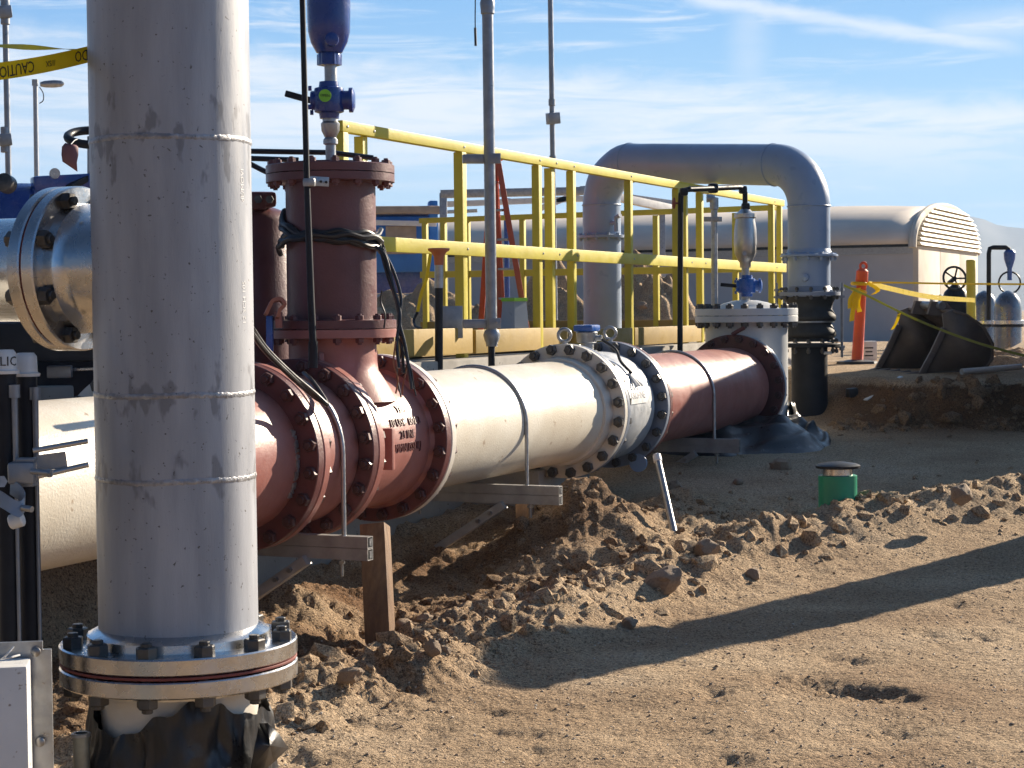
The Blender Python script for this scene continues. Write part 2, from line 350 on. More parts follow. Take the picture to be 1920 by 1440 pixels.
def bolts(parent, o, axis, rc, n, af, L, headh, mk='bolt', phase=0, ref=None, stud=True):
    "n bolts through a flange pair centred at o; L = clamped thickness"
    a, u, w = frame(axis)
    if ref is not None: u = (Vector(ref) - a*a.dot(Vector(ref))).normalized(); w = a.cross(u)
    me = bolt_mesh(af, L, headh, mk, stud); q = a.to_track_quat('Z', 'Y'); base = root_of(parent).location
    for k in range(n):
        t = phase + 2*math.pi*k/n
        b = bpy.data.objects.new('bolt', me); COL.objects.link(b); b.parent = parent
        b.rotation_mode = 'QUATERNION'; b.rotation_quaternion = q @ Quaternion((0, 0, 1), random.random()*1.05)
        b.location = Vector(o) + (u*math.cos(t) + w*math.sin(t))*rc - base
def text_pts(s, size, ext=.0005, align='CENTER', res=2):
    c = bpy.data.curves.new('t', 'FONT'); c.body = s; c.size = size; c.extrude = ext; c.align_x = align; c.align_y = 'CENTER'; c.resolution_u = res
    o = bpy.data.objects.new('t', c); COL.objects.link(o); bpy.context.view_layer.update()
    me = o.evaluated_get(bpy.context.evaluated_depsgraph_get()).to_mesh()
    v = [p.co.copy() for p in me.vertices]; f = [list(q.vertices) for q in me.polygons]
    bpy.data.objects.remove(o); bpy.data.curves.remove(c); return v, f
def text_flat(name, s, size, o, X, Z, m, parent, ext=.0006):
    v, f = text_pts(s, size, ext); X = Vector(X).normalized(); Z = Vector(Z).normalized(); n = X.cross(Z)
    b = MB(); b.add([Vector(o) + X*p.x + Z*p.y + n*p.z for p in v], f); return b.build(name, m, parent)
def text_cyl(name, s, size, o, axis, r, ang, m, parent, ref, ext=.0008, along='axis', flip=1):
    "lettering wrapped on a pipe: text x along the axis (or round it), o = axis point below the text middle"
    a = Vector(axis).normalized(); u = (Vector(ref) - a*a.dot(Vector(ref))).normalized(); w = a.cross(u); v, f = text_pts(s, size, ext); b = MB(); vs = []
    for p in v:
        x, y = (p.x, p.y)
        if along == 'axis': d, th = x, ang + flip*y/r
        else: d, th = y, ang + flip*x/r
        vs.append(Vector(o) + a*d + (u*math.cos(th) + w*math.sin(th))*(r + p.z))
    b.add(vs, f); return b.build(name, m, parent)

# ------------------------------------------------------------------ ground
SA, CA = math.sin(R(23.595)), math.cos(R(23.595)); D = Vector((SA, CA, 0)); N = Vector((CA, -SA, 0))
ZAX = EYE-.6166
def axx(Y): return -.3419 + .4368*(Y-10)
def AX(Y, dz=0): return Vector((axx(Y), Y, ZAX+dz))
PERM = rng.permutation(256); GR = rng.random(256)
def vnoise(x, y):
    xi = np.floor(x).astype(int); yi = np.floor(y).astype(int); xf = x-xi; yf = y-yi
    xf = xf*xf*(3-2*xf); yf = yf*yf*(3-2*yf)
    def h(i, j): return GR[PERM[(PERM[i & 255] + j) & 255]]
    return (h(xi, yi)*(1-xf) + h(xi+1, yi)*xf)*(1-yf) + (h(xi, yi+1)*(1-xf) + h(xi+1, yi+1)*xf)*yf
def fbm(x, y, o=4, g=.5):
    s = 0; a = 1; t = 0
    for k in range(o): s = s + a*vnoise(x*2**k+k*17.3, y*2**k+k*9.1); t += a; a *= g
    return s/t - .5
def sst(v, a, b): t = np.clip((v-a)/(b-a), 0, 1); return t*t*(3-2*t)
RIDGE = [(-1.2, 6.3), (-.56, 7.1), (.1, 8.15), (.77, 9.3), (1.5, 10.2), (2.3, 10.9), (3.4, 11.6)]
def ridge_d(x, y):
    d = np.full(np.shape(x), 1e9)
    for (a, b), (c, e) in zip(RIDGE[:-1], RIDGE[1:]):
        dx, dy = c-a, e-b; t = np.clip(((x-a)*dx + (y-b)*dy)/(dx*dx+dy*dy), 0, 1)
        d = np.minimum(d, np.hypot(x-a-t*dx, y-b-t*dy))
    return d
MOUNDS = [(.36, 10.4, .37, .46, .38), (.1, 9.7, .07, .4, .3), (-1.0, 8.75, .16, .40, .28), (1.0, 11.3, .12, .4, .25), (-.25, 8.9, .07, .35, .25), (-1.5, 7.3, .12, .5, .3)]
HOLES = [(random.uniform(-.12, .3)*q, q, random.uniform(.008, .022), random.uniform(.05, .12), random.uniform(.06, .12)) for q in [random.uniform(5.4, 9.5) for _ in range(34)]] + [(1.12, 7.0, .04, .15, .2), (1.3, 6.85, .03, .10, .12), (1.25, 6.25, .022, .12, .08), (-.3, 6.3, .02, .1, .1), (.2, 7.25, .018, .14, .09), (1.9, 8.0, .02, .14, .12)]
def gh(x, y):
    x = np.asarray(x, float); y = np.asarray(y, float)
    lo = np.interp(y, [0, 5, 7, 8.5, 9.5, 11, 13, 15, 16, 20], [1.42, 1.42, 1.41, 1.40, 1.35, 1.22, 1.10, 1.0, .98, .92])
    hi = np.interp(y, [15, 19, 28, 45, 62, 100, 400, 4000], [.63, .56, .56, .85, 1.2, 1.3, 2., 10.])
    wob = fbm(x*1.3, x*0+3.3, 3)*.5
    yb = np.interp(x, [2.3, 2.7, 3.3], [17.5, 16.0, 15.35]) + wob*1.5 + .25*fbm(x*2.2, y*0+1.7, 2) + .25*fbm(x*3, y*4, 3)
    wid = np.interp(x, [2.4, 2.7, 3.1], [4.5, 1.2, .42])
    wid = wid*(1+2.2*np.clip(fbm(x*1.7+1, y*0+6.1, 2)+.15, 0, 1))
    k = sst(y, yb-wid/2, yb+wid/2); drop = lo*(1-k) + hi*k
    t = (x - (-.3419 + .4368*(y-10)))*CA
    z = EYE - drop
    z = z - .10*np.exp(-((t-.25)/.45)**2)*sst(y, 5.5, 7)*(1-sst(y, 10.5, 12))
    rd = ridge_d(x, y); z = z + (.15+.16*fbm(x*2.2, y*2.2, 3))*np.exp(-(rd/.24)**2)
    for mx, my, h, a, b in MOUNDS:
        ux = (x-mx)*SA + (y-my)*CA; uy = (x-mx)*CA - (y-my)*SA; z = z + h*np.exp(-(ux/a)**2-(uy/b)**2)*(1+.5*fbm(x*5+mx, y*5, 3))
    wx, wy = x + .22*fbm(x*5+2, y*5, 3), y + .16*fbm(x*5, y*5+8, 3); cr = 1+2.4*fbm(x*14, y*14, 3, .6)
    for mx, my, h, a, b in HOLES: z = z - h*np.exp(-((wx-mx)/a)**2-((wy-my)/b)**2)*cr
    rough = .012 + .075*np.exp(-(np.maximum(t-1.0-.35*sst(y, 8, 12)*2, 0)/.25)**2)*(1-sst(y, 10.8, 12.3))*sst(t, -1.5, -.8)
    rough = rough + .06*np.exp(-(rd/.32)**2)
    z = z + .78*sst(-t, .30, .9)*(1-sst(y, 8.2, 9.2))*sst(y, 5.2, 6.4)
    near = sst(y, 200, 30)
    b = np.abs(fbm(x*7, y*7, 4, .55)); z = z + rough*(fbm(x*4.2, y*4.2, 5, .6)*1.5 + (.15-b)*1.3)*near
    fine = fbm(x*16+3, y*16, 4, .65); z = z + (.011*np.clip(fine, -.5, .12) + .006*fbm(x*42, y*42+9, 3, .6))*sst(y, 14, 9) + .018*fbm(x*3.7+7, y*3.3, 3)*sst(y, 13, 9)
    z = z + .02*fbm(x*1.5+5, y*1.5, 3)*near + .06*fbm(x*.35, y*.35, 3)*(y > 15)*near
    return z
def gz(x, y): return float(gh(np.array([x]), np.array([y]))[0])
def ground():
    u1 = np.linspace(-.31, .36, 680); g = .36*1.16**np.arange(1, 26); u = np.concatenate([-(g-.05)[::-1], u1, g])
    ys = [.25]
    while ys[-1] < 4.6: ys.append(ys[-1]*1.12+.05)
    while ys[-1] < 20: ys.append(ys[-1]*(1.0013 if 14.9 < ys[-1] < 16.6 else 1.0036))
    while ys[-1] < 9000: ys.append(ys[-1]*1.06)
    ys = np.array(ys); U, Y = np.meshgrid(u, ys); X = U*Y; Z = gh(X, Y); nr, nc = X.shape
    # sheet behind the camera
    V = np.stack([X, Y, Z], -1).reshape(-1, 3); i = np.arange(nr*nc).reshape(nr, nc)
    q = np.stack([i[:-1, :-1], i[:-1, 1:], i[1:, 1:], i[1:, :-1]], -1).reshape(-1, 4)
    k = len(V); x0, x1 = X[0, 0], X[0, -1]
    V = np.vstack([V, [[x0, -80, -.02], [x1, -80, -.02], [-1200, -80, -.02], [1200, -80, -.02]]])
    me = bpy.data.meshes.new('ground'); fs = q.tolist()
    fs.append([k, k+1] + i[0, ::-1].tolist())
    fs.append([k+2, k] + i[:, 0].tolist()); fs.append([k+1, k+3] + i[::-1, -1].tolist())
    me.from_pydata(V.tolist(), [], fs); me.shade_smooth(); me.materials.append(MT['dirt'])
    # freshly dug soil is darker: the trench beside the pipe and the cut face of the bank
    t = (X - axx(Y))*CA
    dug = np.exp(-(np.maximum(np.abs(t-.2)-.35, 0)/.28)**2)*sst(Y, 6, 7)*(1-sst(Y, 11, 12.5))*np.clip(.72 + 1.5*fbm(X*2.3, Y*2.3, 4), 0, 1)
    lo_ = np.interp(Y, [14, 14.8, 15.3, 16.1, 16.6], [0, .3, 1, 1, 0])*sst(X, 2.4, 2.9)*(Z < EYE-.66)
    hum = np.clip(.5 + 2.6*fbm(X*.9+4, Y*1.6, 4, .6), 0, 1)*.42*sst(Y, 13, 8)
    damp = np.clip(np.maximum(np.maximum(dug, lo_), hum), 0, 1).reshape(-1); damp = np.concatenate([damp, np.zeros(len(V)-len(damp))])
    at_ = me.attributes.new('damp', 'FLOAT', 'POINT'); at_.data.foreach_set('value', damp.astype(np.float32))
    o = bpy.data.objects.new('ground', me); COL.objects.link(o); tag(o, kind='structure')
ground()

# rocks and clods
def rockmesh(name, seed, sub=3, m='rock', amp=.5):
    r = random.Random(seed); bm = bmesh.new(); bmesh.ops.create_icosphere(bm, subdivisions=sub, radius=1)
    cs = [(Vector((r.uniform(-1, 1), r.uniform(-1, 1), r.uniform(-1, 1))).normalized(), r.uniform(.55, .9)) for _ in range(11)]
    for v in bm.verts:
        p = v.co.normalized(); s = 1.0
        for c, d in cs:
            q = p.dot(c)
            if q > 1e-3: s = min(s, d/q)
        p = p*(1-amp+amp*s) ; v.co = Vector((p.x*1.15, p.y*.95, p.z*.75)) * (1 + .16*mnoise.noise(p*2.3+Vector((seed, 0, 0))) + .07*mnoise.noise(p*6+Vector((0, seed, 0))))
    me = bpy.data.meshes.new(name); bm.to_mesh(me); bm.free(); me.materials.append(MT[m]); me.shade_smooth(); me.set_sharp_from_angle(angle=R(28)); return me
ROCKS = [rockmesh('rock', k, 3, 'rock', .9) for k in range(6)]
def place_rock(px, py, wpx, label, k=0, name='rock', flat=1, ry=0):
    p = atz(px, py, .1)
    for _ in range(25): p = atz(px, py, gz(p.x, p.y)*.6 + p.z*.4)
    s = wpx/2*p.y/F; o = bpy.data.objects.new(name, ROCKS[k % 6]); COL.objects.link(o)
    o.location = p + Vector((0, 0, s*.42*flat)); o.scale = (s*.9, s*.9, s*flat); o.rotation_euler = (random.uniform(-.15, .15), ry, random.random()*6)
    tag(o, label, 'rock')
place_rock(1240, 1105, 92, 'largest angular brown clod on crest of the dirt ridge', 0, flat=.85, ry=-.35)
place_rock(1325, 1040, 58, 'pale tan rounded clod standing alone just past the ridge crest', 1, flat=1.0)
place_rock(1805, 938, 56, 'big brown rock on shaded ground right of green capped pipe', 2, flat=.95)
place_rock(1673, 943, 40, 'low dark rock between green capped pipe and big brown rock', 3, flat=.7)
place_rock(1465, 880, 44, 'rounded rock at the right foot of black plastic wrap', 4, flat=.9)
place_rock(1384, 908, 26, 'small rock lying in front of black plastic wrap', 5, flat=.8)
place_rock(1268, 920, 34, 'blocky stone beside the steel stake by concrete wall', 1, flat=1.1)
place_rock(775, 1258, 68, 'tilted flat stone below and right of the wooden post', 2, flat=.8, ry=.5)
place_rock(812, 1225, 36, 'upright stone right of wooden post, leaning on a flat one', 3, flat=1.3)
place_rock(835, 1228, 26, 'narrow upright stone next to a taller stone near the post', 0, flat=1.4)
place_rock(800, 1168, 50, 'reddish clod behind and right of the wooden post', 4, flat=.7)
place_rock(760, 1178, 50, 'low reddish clod touching the right of wooden post', 5, flat=.7)
place_rock(1180, 1175, 40, 'round grey pebble cluster stone at foot of ridge', 1, flat=.9)
place_rock(655, 1275, 60, 'long grey slab clod at left end of the ridge', 3, flat=.7, ry=.3)
place_rock(1660, 985, 46, 'layered pale clod just right of green capped pipe', 0, flat=.8)
place_rock(1570, 905, 40, 'shaded flat rock behind green capped pipe', 2, flat=.5)
place_rock(1410, 1085, 40, 'brown clod on the right slope of the ridge', 3, flat=.9)
def clods(name, n, rmin, rmax, fn, pw=2.2, m='dirt'):
    T = []
    for k in range(5):
        me = rockmesh('t', 50+k, 1, 'rock', .8); v = np.array([p.co[:] for p in me.vertices]); f = np.array([p.vertices[:] for p in me.polygons]); T.append((v, f)); bpy.data.meshes.remove(me)
    XY = np.array([fn() for _ in range(n)]); ZG = gh(XY[:, 0], XY[:, 1]); VS, FS, c = [], [], 0
    for (x, y), zg in zip(XY, ZG):
        s = rmin*(rmax/rmin)**(random.random()**pw); v, f = T[random.randrange(5)]; a = random.random()*6.28; ca, sa = math.cos(a), math.sin(a)
        ti = random.uniform(-.7, .7); q = v*np.array([1, random.uniform(.65, 1), random.uniform(.8, 1.35)])*s; q = np.stack([q[:, 0]*math.cos(ti)-q[:, 2]*math.sin(ti), q[:, 1], q[:, 0]*math.sin(ti)+q[:, 2]*math.cos(ti)], -1); q = np.stack([q[:, 0]*ca-q[:, 1]*sa, q[:, 0]*sa+q[:, 1]*ca, q[:, 2]], -1)
        VS.append(q + np.array([x, y, zg - s*.12])); FS.append(f + c); c += len(v)
    me = bpy.data.meshes.new(name); me.from_pydata(np.vstack(VS).tolist(), [], np.vstack(FS).tolist()); me.materials.append(MT[m]); me.shade_smooth(); me.set_sharp_from_angle(angle=R(35))
    o = bpy.data.objects.new(name, me); COL.objects.link(o); tag(o, kind='stuff'); return o
def f_ridge():
    i = random.randrange(len(RIDGE)-1); t = random.random(); a, b = RIDGE[i], RIDGE[i+1]
    return a[0]+(b[0]-a[0])*t + random.gauss(.02, .16), a[1]+(b[1]-a[1])*t + random.gauss(-.03, .16)
def f_trough():
    y = random.uniform(6.2, 11.2); return axx(y) + random.uniform(.1, 1.35), y
def f_fore():
    y = random.uniform(5, 11)**1; return random.uniform(-.35, .33)*y + .05*y, y
def f_mid():
    y = random.uniform(10, 15.2); return random.uniform(.02, .32)*y, y
clods('dirt_clods', 2600, .004, .085, f_ridge, 5.5); clods('loose_soil_lumps', 3200, .004, .065, f_trough, 5.2, 'dug')
def f_bank():
    x = random.uniform(2.55, 5.2); return x, 15.42 + random.gauss(0, .16) - .25*(random.random() < .5)
clods('bank_clods', 500, .012, .11, f_bank, 2.6, 'dug')
clods('gravel', 11000, .002, .011, f_fore, 2.6, 'rock'); clods('pale_gravel', 6000, .002, .008, f_fore, 2.2, 'grit'); clods('pebbles', 300, .008, .04, f_mid)

# ------------------------------------------------------------------ stainless riser close to the camera
def riser():
    c = Vector((-.69, 3.8827, 0)); zf = .731; t = thing('stainless_riser', (c.x, c.y, gz(c.x, c.y)), 'tall stained stainless riser pipe with a bolted flange, closest to the camera', 'pipe')
    R0 = .162; Z = (0, 0, 1); cd = Vector((-c.x, -c.y, 0)).normalized()
    b = MB(); prof = []; z = zf+.004
    n = 60
    prof = [(z, R0)] + [(z+.03+(3.15-z)*k/n, R0) for k in range(n)]
    b.lathe(c, Z, prof, 96); body = b.build('pipe_body', 'steel_riser', t)
    for w in WELDS:
        b = MB(); vs = []
        Rm = .0055
        for i in range(200):
            th = 2*math.pi*i/200; rr = .0042 + .0011*math.sin(i*2.1)*math.sin(i*.37+w*9) + .0015*vnoise(np.array([i*.21]), np.array([w*7]))[0]
            for k in range(6):
                a = 2*math.pi*k/6; q = R0 - .0012 + rr*.62*math.cos(a); vs.append((c.x+q*math.cos(th), c.y+q*math.sin(th), w + rr*1.25*math.sin(a) + .0012*math.sin(i*.13+w*5)))
        b.add(vs, [(i*6+k, i*6+(k+1) % 6, (i+1) % 200*6+(k+1) % 6, (i+1) % 200*6+k) for i in range(200) for k in range(6)])
        b.build('weld_bead', 'weld', t)
    b = MB(); b.ring(c+Vector((0, 0, zf-.034)), Z, .034, .15, .2415, 96); b.lathe(c+Vector((0, 0, zf)), Z, [(0, .188), (.017, .186), (.02, .181), (.030, R0)], 96); b.build('upper_flange', 'stainless', t)
    MB().ring(c+Vector((0, 0, zf-.0415)), Z, .0055, .15, .2405, 96, .001).build('gasket', 'gasket', t)
    b = MB(); b.ring(c+Vector((0, 0, zf-.079)), Z, .034, .15, .2415, 96); b.lathe(c+Vector((0, 0, zf-.079)), Z, [(-.016, .178), (-.002, .182), (0, .15)], 96); b.build('lower_flange', 'stainless', t)
    MB().lathe(c, Z, [(-.3, .160), (zf-.08, .160)], 96).build('buried_pipe', 'white_flange', t)
    bolts(t, c+Vector((0, 0, zf-.0395)), Z, .2159, 12, .037, .079, .021, 'bolt', R(15-2), cd)
    # side branch towards the left
    B = -N; o = Vector((c.x, c.y, 1.495))
    b = MB(); b.lathe(o, B, [(.10, .112), (.175, .112), (.19, .118), (.20, .134), (.222, .136)], 64); b.ring(o+B*.22, B, .03, .10, .1715, 80); b.build('branch_flange', 'stainless', t)
    p = thing('branch_pipe', o+B*.3, 'stainless side pipe with bolted flange running left off the tall riser', 'pipe')
    b = MB(); b.ring(o+B*.2545, B, .03, .10, .1715, 80); b.lathe(o+B*.2845, B, [(0, .136), (.02, .132), (.05, .1095), (2.4, .1095)], 64); b.build('pipe_body', 'stainless', p)
    MB().ring(o+B*.2502, B, .0045, .10, .167, 80, .001).build('gasket', 'gasket', p)
    bolts(p, o+B*.2523, B, .149, 8, .032, .064, .018, 'bolt', R(22.5), (0, 0, 1))
    # stencilled white marks up the sunlit side
    for z0, s in ((1.655, 'dE/MOVI'), (1.42, '12 SCH 10S')):
        ang = math.atan2(c.y*0-.1, 1)
        text_cyl('stencil_mark', s, .018, c+Vector((0, 0, z0)), (0, 0, 1), R0+.0004, R(60), 'ink_white', t, cd, .00012, 'axis', -1)
riser()

# black polythene wrapped round the buried end
def wrap():
    c = Vector((-.69, 3.8827, 0)); cd = math.atan2(-c.y, -c.x); vs = []; n, mrows = 180, 44
    def top(th):  # th degrees from camera direction, + = right
        return float(np.interp(th, [-180, -100, -85, -60, -35, -18, 8, 25, 48, 62, 75, 100, 180], [.60, .60, .622, .565, .565, .60, .632, .622, .59, .595, .585, .60, .60])) + .006*math.sin(th*.3)
    for i in range(n+1):
        th = -180 + 360*i/n
        for k in range(mrows):
            f = k/(mrows-1); zt = top(th); z = zt - f*.75
            fold = .018*mnoise.noise(Vector((th*.045, f*5, 1))) + .02*abs(mnoise.noise(Vector((th*.03+f*3, f*2.2, 7)))) + .006*mnoise.noise(Vector((th*.2, f*14, 2))) - .022*abs(mnoise.noise(Vector((th*.06+4, f*7+th*.02, 5)))) + .007*abs(mnoise.noise(Vector((th*.16, f*17, 9))))
            r = .168 + .012 + fold + .05*f; a = cd + R(th)
            vs.append((c.x+r*math.cos(a), c.y+r*math.sin(a), z))
    b = MB(); b.add(vs, [(i*mrows+k, (i+1)*mrows+k, (i+1)*mrows+k+1, i*mrows+k+1) for i in range(n) for k in range(mrows-1)])
    o = b.build('plastic_wrap', 'plastic', None, 60, Vector((c.x, c.y, gz(c.x, c.y))))
    tag(o, 'torn black plastic sheet wrapped round the foot of the stainless riser', 'plastic sheet')
    A = [at(487, 1357, 3.80), at(503, 1356, 3.76), at(522, 1376, 3.78), at(540, 1402, 3.84), at(512, 1428, 3.83), at(492, 1446, 3.78), at(470, 1440, 3.72), at(478, 1395, 3.72)]
    m0 = at(505, 1398, 3.74); b = MB(); b.add(A+[m0], [(i, (i+1) % 8, 8) for i in range(8)]); f = b.build('loose_flap', 'plastic', o, 10)
    s = f.modifiers.new('s', 'SOLIDIFY'); s.thickness = .002
wrap()

# ------------------------------------------------------------------ left edge: conduits, box, stub
def left_edge():
    for k, (px, top, lab) in enumerate(((10, 697, 'black conduit with white lettered cap at the very left edge'), (49, 702, 'black conduit with plain white cap, right one of the pair'))):
        Y = 3.7 + .07*k; a = at(px, top, Y); g = gz(a.x, a.y)-.2; t = thing('capped_conduit', (a.x, a.y, g), lab, 'conduit', 'black conduits at the left edge')
        MB().cyl((a.x, a.y, g), a, .021, seg=32).build('conduit_body', 'black', t)
        b = MB(); b.lathe(a, (0, 0, 1), [(-.004, .0265), (.002, .0275), (.004, .0225), (.036, .0215), (.043, .016)], 32); cp = b.build('cap', 'white_pvc', t)
        q = a + Vector((.021, -.016, -.03)); b = MB(); b.cyl(q, q+Vector((0, 0, -.16)), .0065, .0055, seg=14); b.cyl(q+Vector((0, 0, -.02)), q+Vector((0, 0, .005)), .011, seg=14); b.cyl(q+Vector((0, 0, -.16)), (q.x, q.y, g), .004, seg=10); b.build('drain_tube', 'galv_pole', t)
        if k == 0: text_cyl('cap_letters', 'LIC', .026, a+Vector((0, 0, .02)), (0, 0, 1), .0225, R(20), 'ink', cp, (-a.x, -a.y, 0), .0003, 'round', 1)
    Y = 3.66
    t = thing('strut_clamp', at(60, 885, Y), 'galvanised clamp bracket with two rods sticking out of the black conduits', 'bracket')
    b = MB(); b.tube([at(62, 845, Y), at(165, 827, Y+.03)], .0055); b.tube([at(70, 893, Y), at(166, 871, Y+.03)], .0055); b.build('rod', 'stainless_dull', t)
    b = MB(); b.box(at(98, 865, Y+.02), (.055, .003, .032), (1, .1, .12)); b.build('plate', 'galv', t)
    b = MB(); b.box(at(42, 886, Y-.005), (.05, .045, .042), (1, .1, 0), bev=.006); b.box(at(50, 862, Y), (.034, .03, .008), bev=.002); b.box(at(52, 908, Y), (.03, .03, .008), bev=.002); b.build('clamp_body', 'galv_pole', t)
    b = MB(); b.tube([at(60, 884, Y-.03), at(96, 887, Y-.05)], .006); b.lathe(at(90, 887, Y-.05), (1, -.1, 0), [(0, .009), (.007, .009)], 6); b.build('bolt', 'galv', t)
    t = thing('pipe_strap', at(15, 945, 3.62), 'bent steel pipe strap with pale roller hanging low on the left conduits', 'bracket')
    b = MB(); b.ribbon(spline([at(-20, 925, 3.63), at(5, 938, 3.6), at(34, 955, 3.6), at(46, 942, 3.61), at(38, 925, 3.62), at(20, 912, 3.64)], 6), .03, (0, .2, 1), .0015); b.build('strap', 'galv_pole', t)
    b = MB(); b.cyl(at(18, 980, 3.63), at(44, 972, 3.63), .0145, seg=24, bev=.003); b.build('roller', 'white_pvc', t)
    b = MB(); b.cyl(at(2, 903, 3.6), at(2, 903, 3.58), .012, seg=6); b.cyl(at(42, 952, 3.6), at(60, 955, 3.59), .006, seg=10); b.build('bolt', 'galv', t)
    # enclosure
    Y = 3.1; t = thing('electrical_box', at(20, 1440, Y) + Vector((0, 0, -.3)), 'cream electrical enclosure with grey screwed back flange in the lower left corner', 'enclosure')
    c = at(-20, 1370, Y+.05); X = Vector((.985, .17, 0)); 
    q = at(96, 1201, Y+.06); wd = .30; hh = .62
    ctr = q - X*(wd/2) - Vector((0, 0, hh/2))
    b = MB(); b.box(ctr, (wd, .012, hh), X, bev=.0); 
    bm = bmesh.new(); bmesh.ops.create_cube(bm, size=1)
    for v in bm.verts: v.co = Vector((v.co.x*wd, v.co.y*.010, v.co.z*hh))
    bmesh.ops.bevel(bm, geom=[e for e in bm.edges if abs((e.verts[0].co-e.verts[1].co).y) > .001], offset=.014, segments=6, affect='EDGES')
    b = MB(); Yv = Vector((0, 0, 1)).cross(X); bm.verts.index_update(); b.add([ctr+X*v.co.x+Yv*v.co.y+Vector((0, 0, v.co.z)) for v in bm.verts], [[v.index for v in f.verts] for f in bm.faces]); bm.free(); b.build('back_flange', 'galv', t)
    qq = at(54, 1241, Y); cc = qq - X*.15 - Vector((0, 0, .31)) + Yv*.0
    b = MB(); b.box(cc, (.30, .08, .62), X, bev=.004); b.build('cover', 'white_paint', t)
    for px, py in ((67, 1222), (75, 1391)):
        p = at(px, py, Y+.045); b = MB(); b.lathe(p, -Yv, [(0, .0085), (.004, .008), (.006, .004), (.006, 0)], 16); b.build('screw', 'bolt_bright', t)
    b = MB(); p0 = at(2, 1236, Y-.02); b.tube(spline([p0, at(12, 1228, Y-.04), at(26, 1212, Y-.03)], 5), .0016, 6); b.tube(spline([p0, at(18, 1233, Y-.05), at(37, 1228, Y-.03)], 5), .0016, 6); b.build('zip_tie', 'white_pvc', t)
    Y = 3.75; a = at(152, 1375, Y); g = gz(a.x, a.y)-.1
    t = thing('pipe_stub', (a.x, a.y, g), 'short greenish steel pipe stub standing between the cream box and the plastic wrap', 'pipe stub')
    b = MB(); b.lathe((a.x, a.y, g), (0, 0, 1), [(0, .0165), (a.z-g, .0165), (a.z-g, .013), (a.z-g-.1, .013)], 28); b.build('tube', mat('stained galvanised pipe', (.36, .35, .27), (.24, .23, .18), 18, .5, .4), t)
    b = MB(); b.ring(Vector((a.x, a.y, a.z-.006)), (0, 0, 1), .007, .013, .0195, 28, .001); b.build('collar', 'galv', t)
left_edge()

# ------------------------------------------------------------------ the big pipeline
RB = .305; RF = .4065; U3 = Vector((0, 0, 1))
def fl(parent, name, Y, th, m, back=False, ri=.29, ro=RF):
    "flange of thickness th whose camera side face is at axis distance Y (back: far face at Y)"
    o = AX(Y) - (D*th if back else Vector((0, 0, 0)))
    return MB().ring(o, D, th, ri, ro, 96, .004).build(name, m, parent)
def pipe_prof(parent, name, o, prof, m, seg=96): return MB().lathe(o, D, prof, seg).build(name, m, parent)
def along(Y0, Y1): return (Y1-Y0)/CA
# near white spool
t = thing('white_pipe_spool', AX(6.0, -RB), 'near length of textured white pipe running off the left edge behind the riser', 'pipe')
L0 = along(3.9, 7.42); pipe_prof(t, 'pipe_body', AX(3.9), [(L0*k/40, RB) for k in range(41)], 'white'); fl(t, 'flange', 7.42, .045, 'white_flange')
bolts(t, AX(7.42)+D*.045, D, .375, 20, .05, .10, .028, 'bolt', R(9), U3)
# near red spool (reducer body with plug)
t = thing('red_reducer', AX(7.5, -RB), 'red oxide pipe section with round plug boss, just right of the stainless riser', 'pipe fitting')
pipe_prof(t, 'body', AX(7.42)+D*.048, [(0, RF), (.045, RF), (.05, .32), (along(7.42, 8.1)-.30, .315), (along(7.42, 8.1)-.06, .315)], 'red')
fl(t, 'flange', 8.12, .05, 'red_shaded', True)
b = MB(); q = at(492, 888, 7.62); dirq = (q-AX(7.73)).normalized()
ctr = AX(7.62) + (N*.86 - U3*.12).normalized()*.27; dn = (N*.86-U3*.12).normalized()
b.lathe(ctr, dn, [(0, .05), (.075, .05), (.085, .044)], 32); b.build('plug', 'red', t)
b = MB(); rr = random.Random(5)
for k in range(70):
    a = R(-30+rr.random()*52); p = AX(8.12)-D*(.06+rr.random()*.02) + (N*math.cos(a)+U3*math.sin(a))*(.318); b.box(p, (.01, .008, .012), D, U3)
b.build('weld_spatter', 'weld', t)
# coupling between first and second flange
t = thing('red_coupling', AX(8.35, -RB), 'short red coupling with bolt heads between the first two red flanges', 'pipe coupling')
fl(t, 'near_flange', 8.126, .05, 'red'); pipe_prof(t, 'body', AX(8.126)+D*.045, [(0, .335), (along(8.126, 8.56)-.09, .335)], 'red'); fl(t, 'far_flange', 8.572, .05, 'red_shaded', True)
bolts(t, AX(8.123), D, .375, 20, .052, .10, .028, 'bolt_red', R(9), U3)
# tee with branch upwards
t = thing('red_tee', AX(8.9, -RB), 'big red cast tee with raised lettering carrying the upright red column', 'pipe fitting')
fl(t, 'near_flange', 8.578, .055, 'red'); LT = along(8.578, 9.26)
pipe_prof(t, 'body', AX(8.578)+D*.05, [(0, .345), (.02, .325), (LT-.12, .325), (LT-.10, .345)], 'red'); fl(t, 'far_flange', 9.262, .055, 'red_shaded', True)
TC = AX(8.87); zc = lambda v: TC + U3*v
ZF1 = .535   # column flange level above axis
b = MB(); b.lathe(zc(0), U3, [(.20, .30), (.29, .245), (.34, .212), (.39, .205), (ZF1-.045, .205), (ZF1-.04, .2985), (ZF1-.003, .2985), (ZF1, .295), (ZF1, .19)], 72); b.build('branch_neck', 'red', t)
for k in range(2):
    s = (-1, 1)[k]; p = zc(.33) + D*s*.20 + N*.05
    b = MB(); b.box(p, (.16, .022, .20), D*s*.5 + N*.3, U3, .006); b.build('rib', 'red', t)
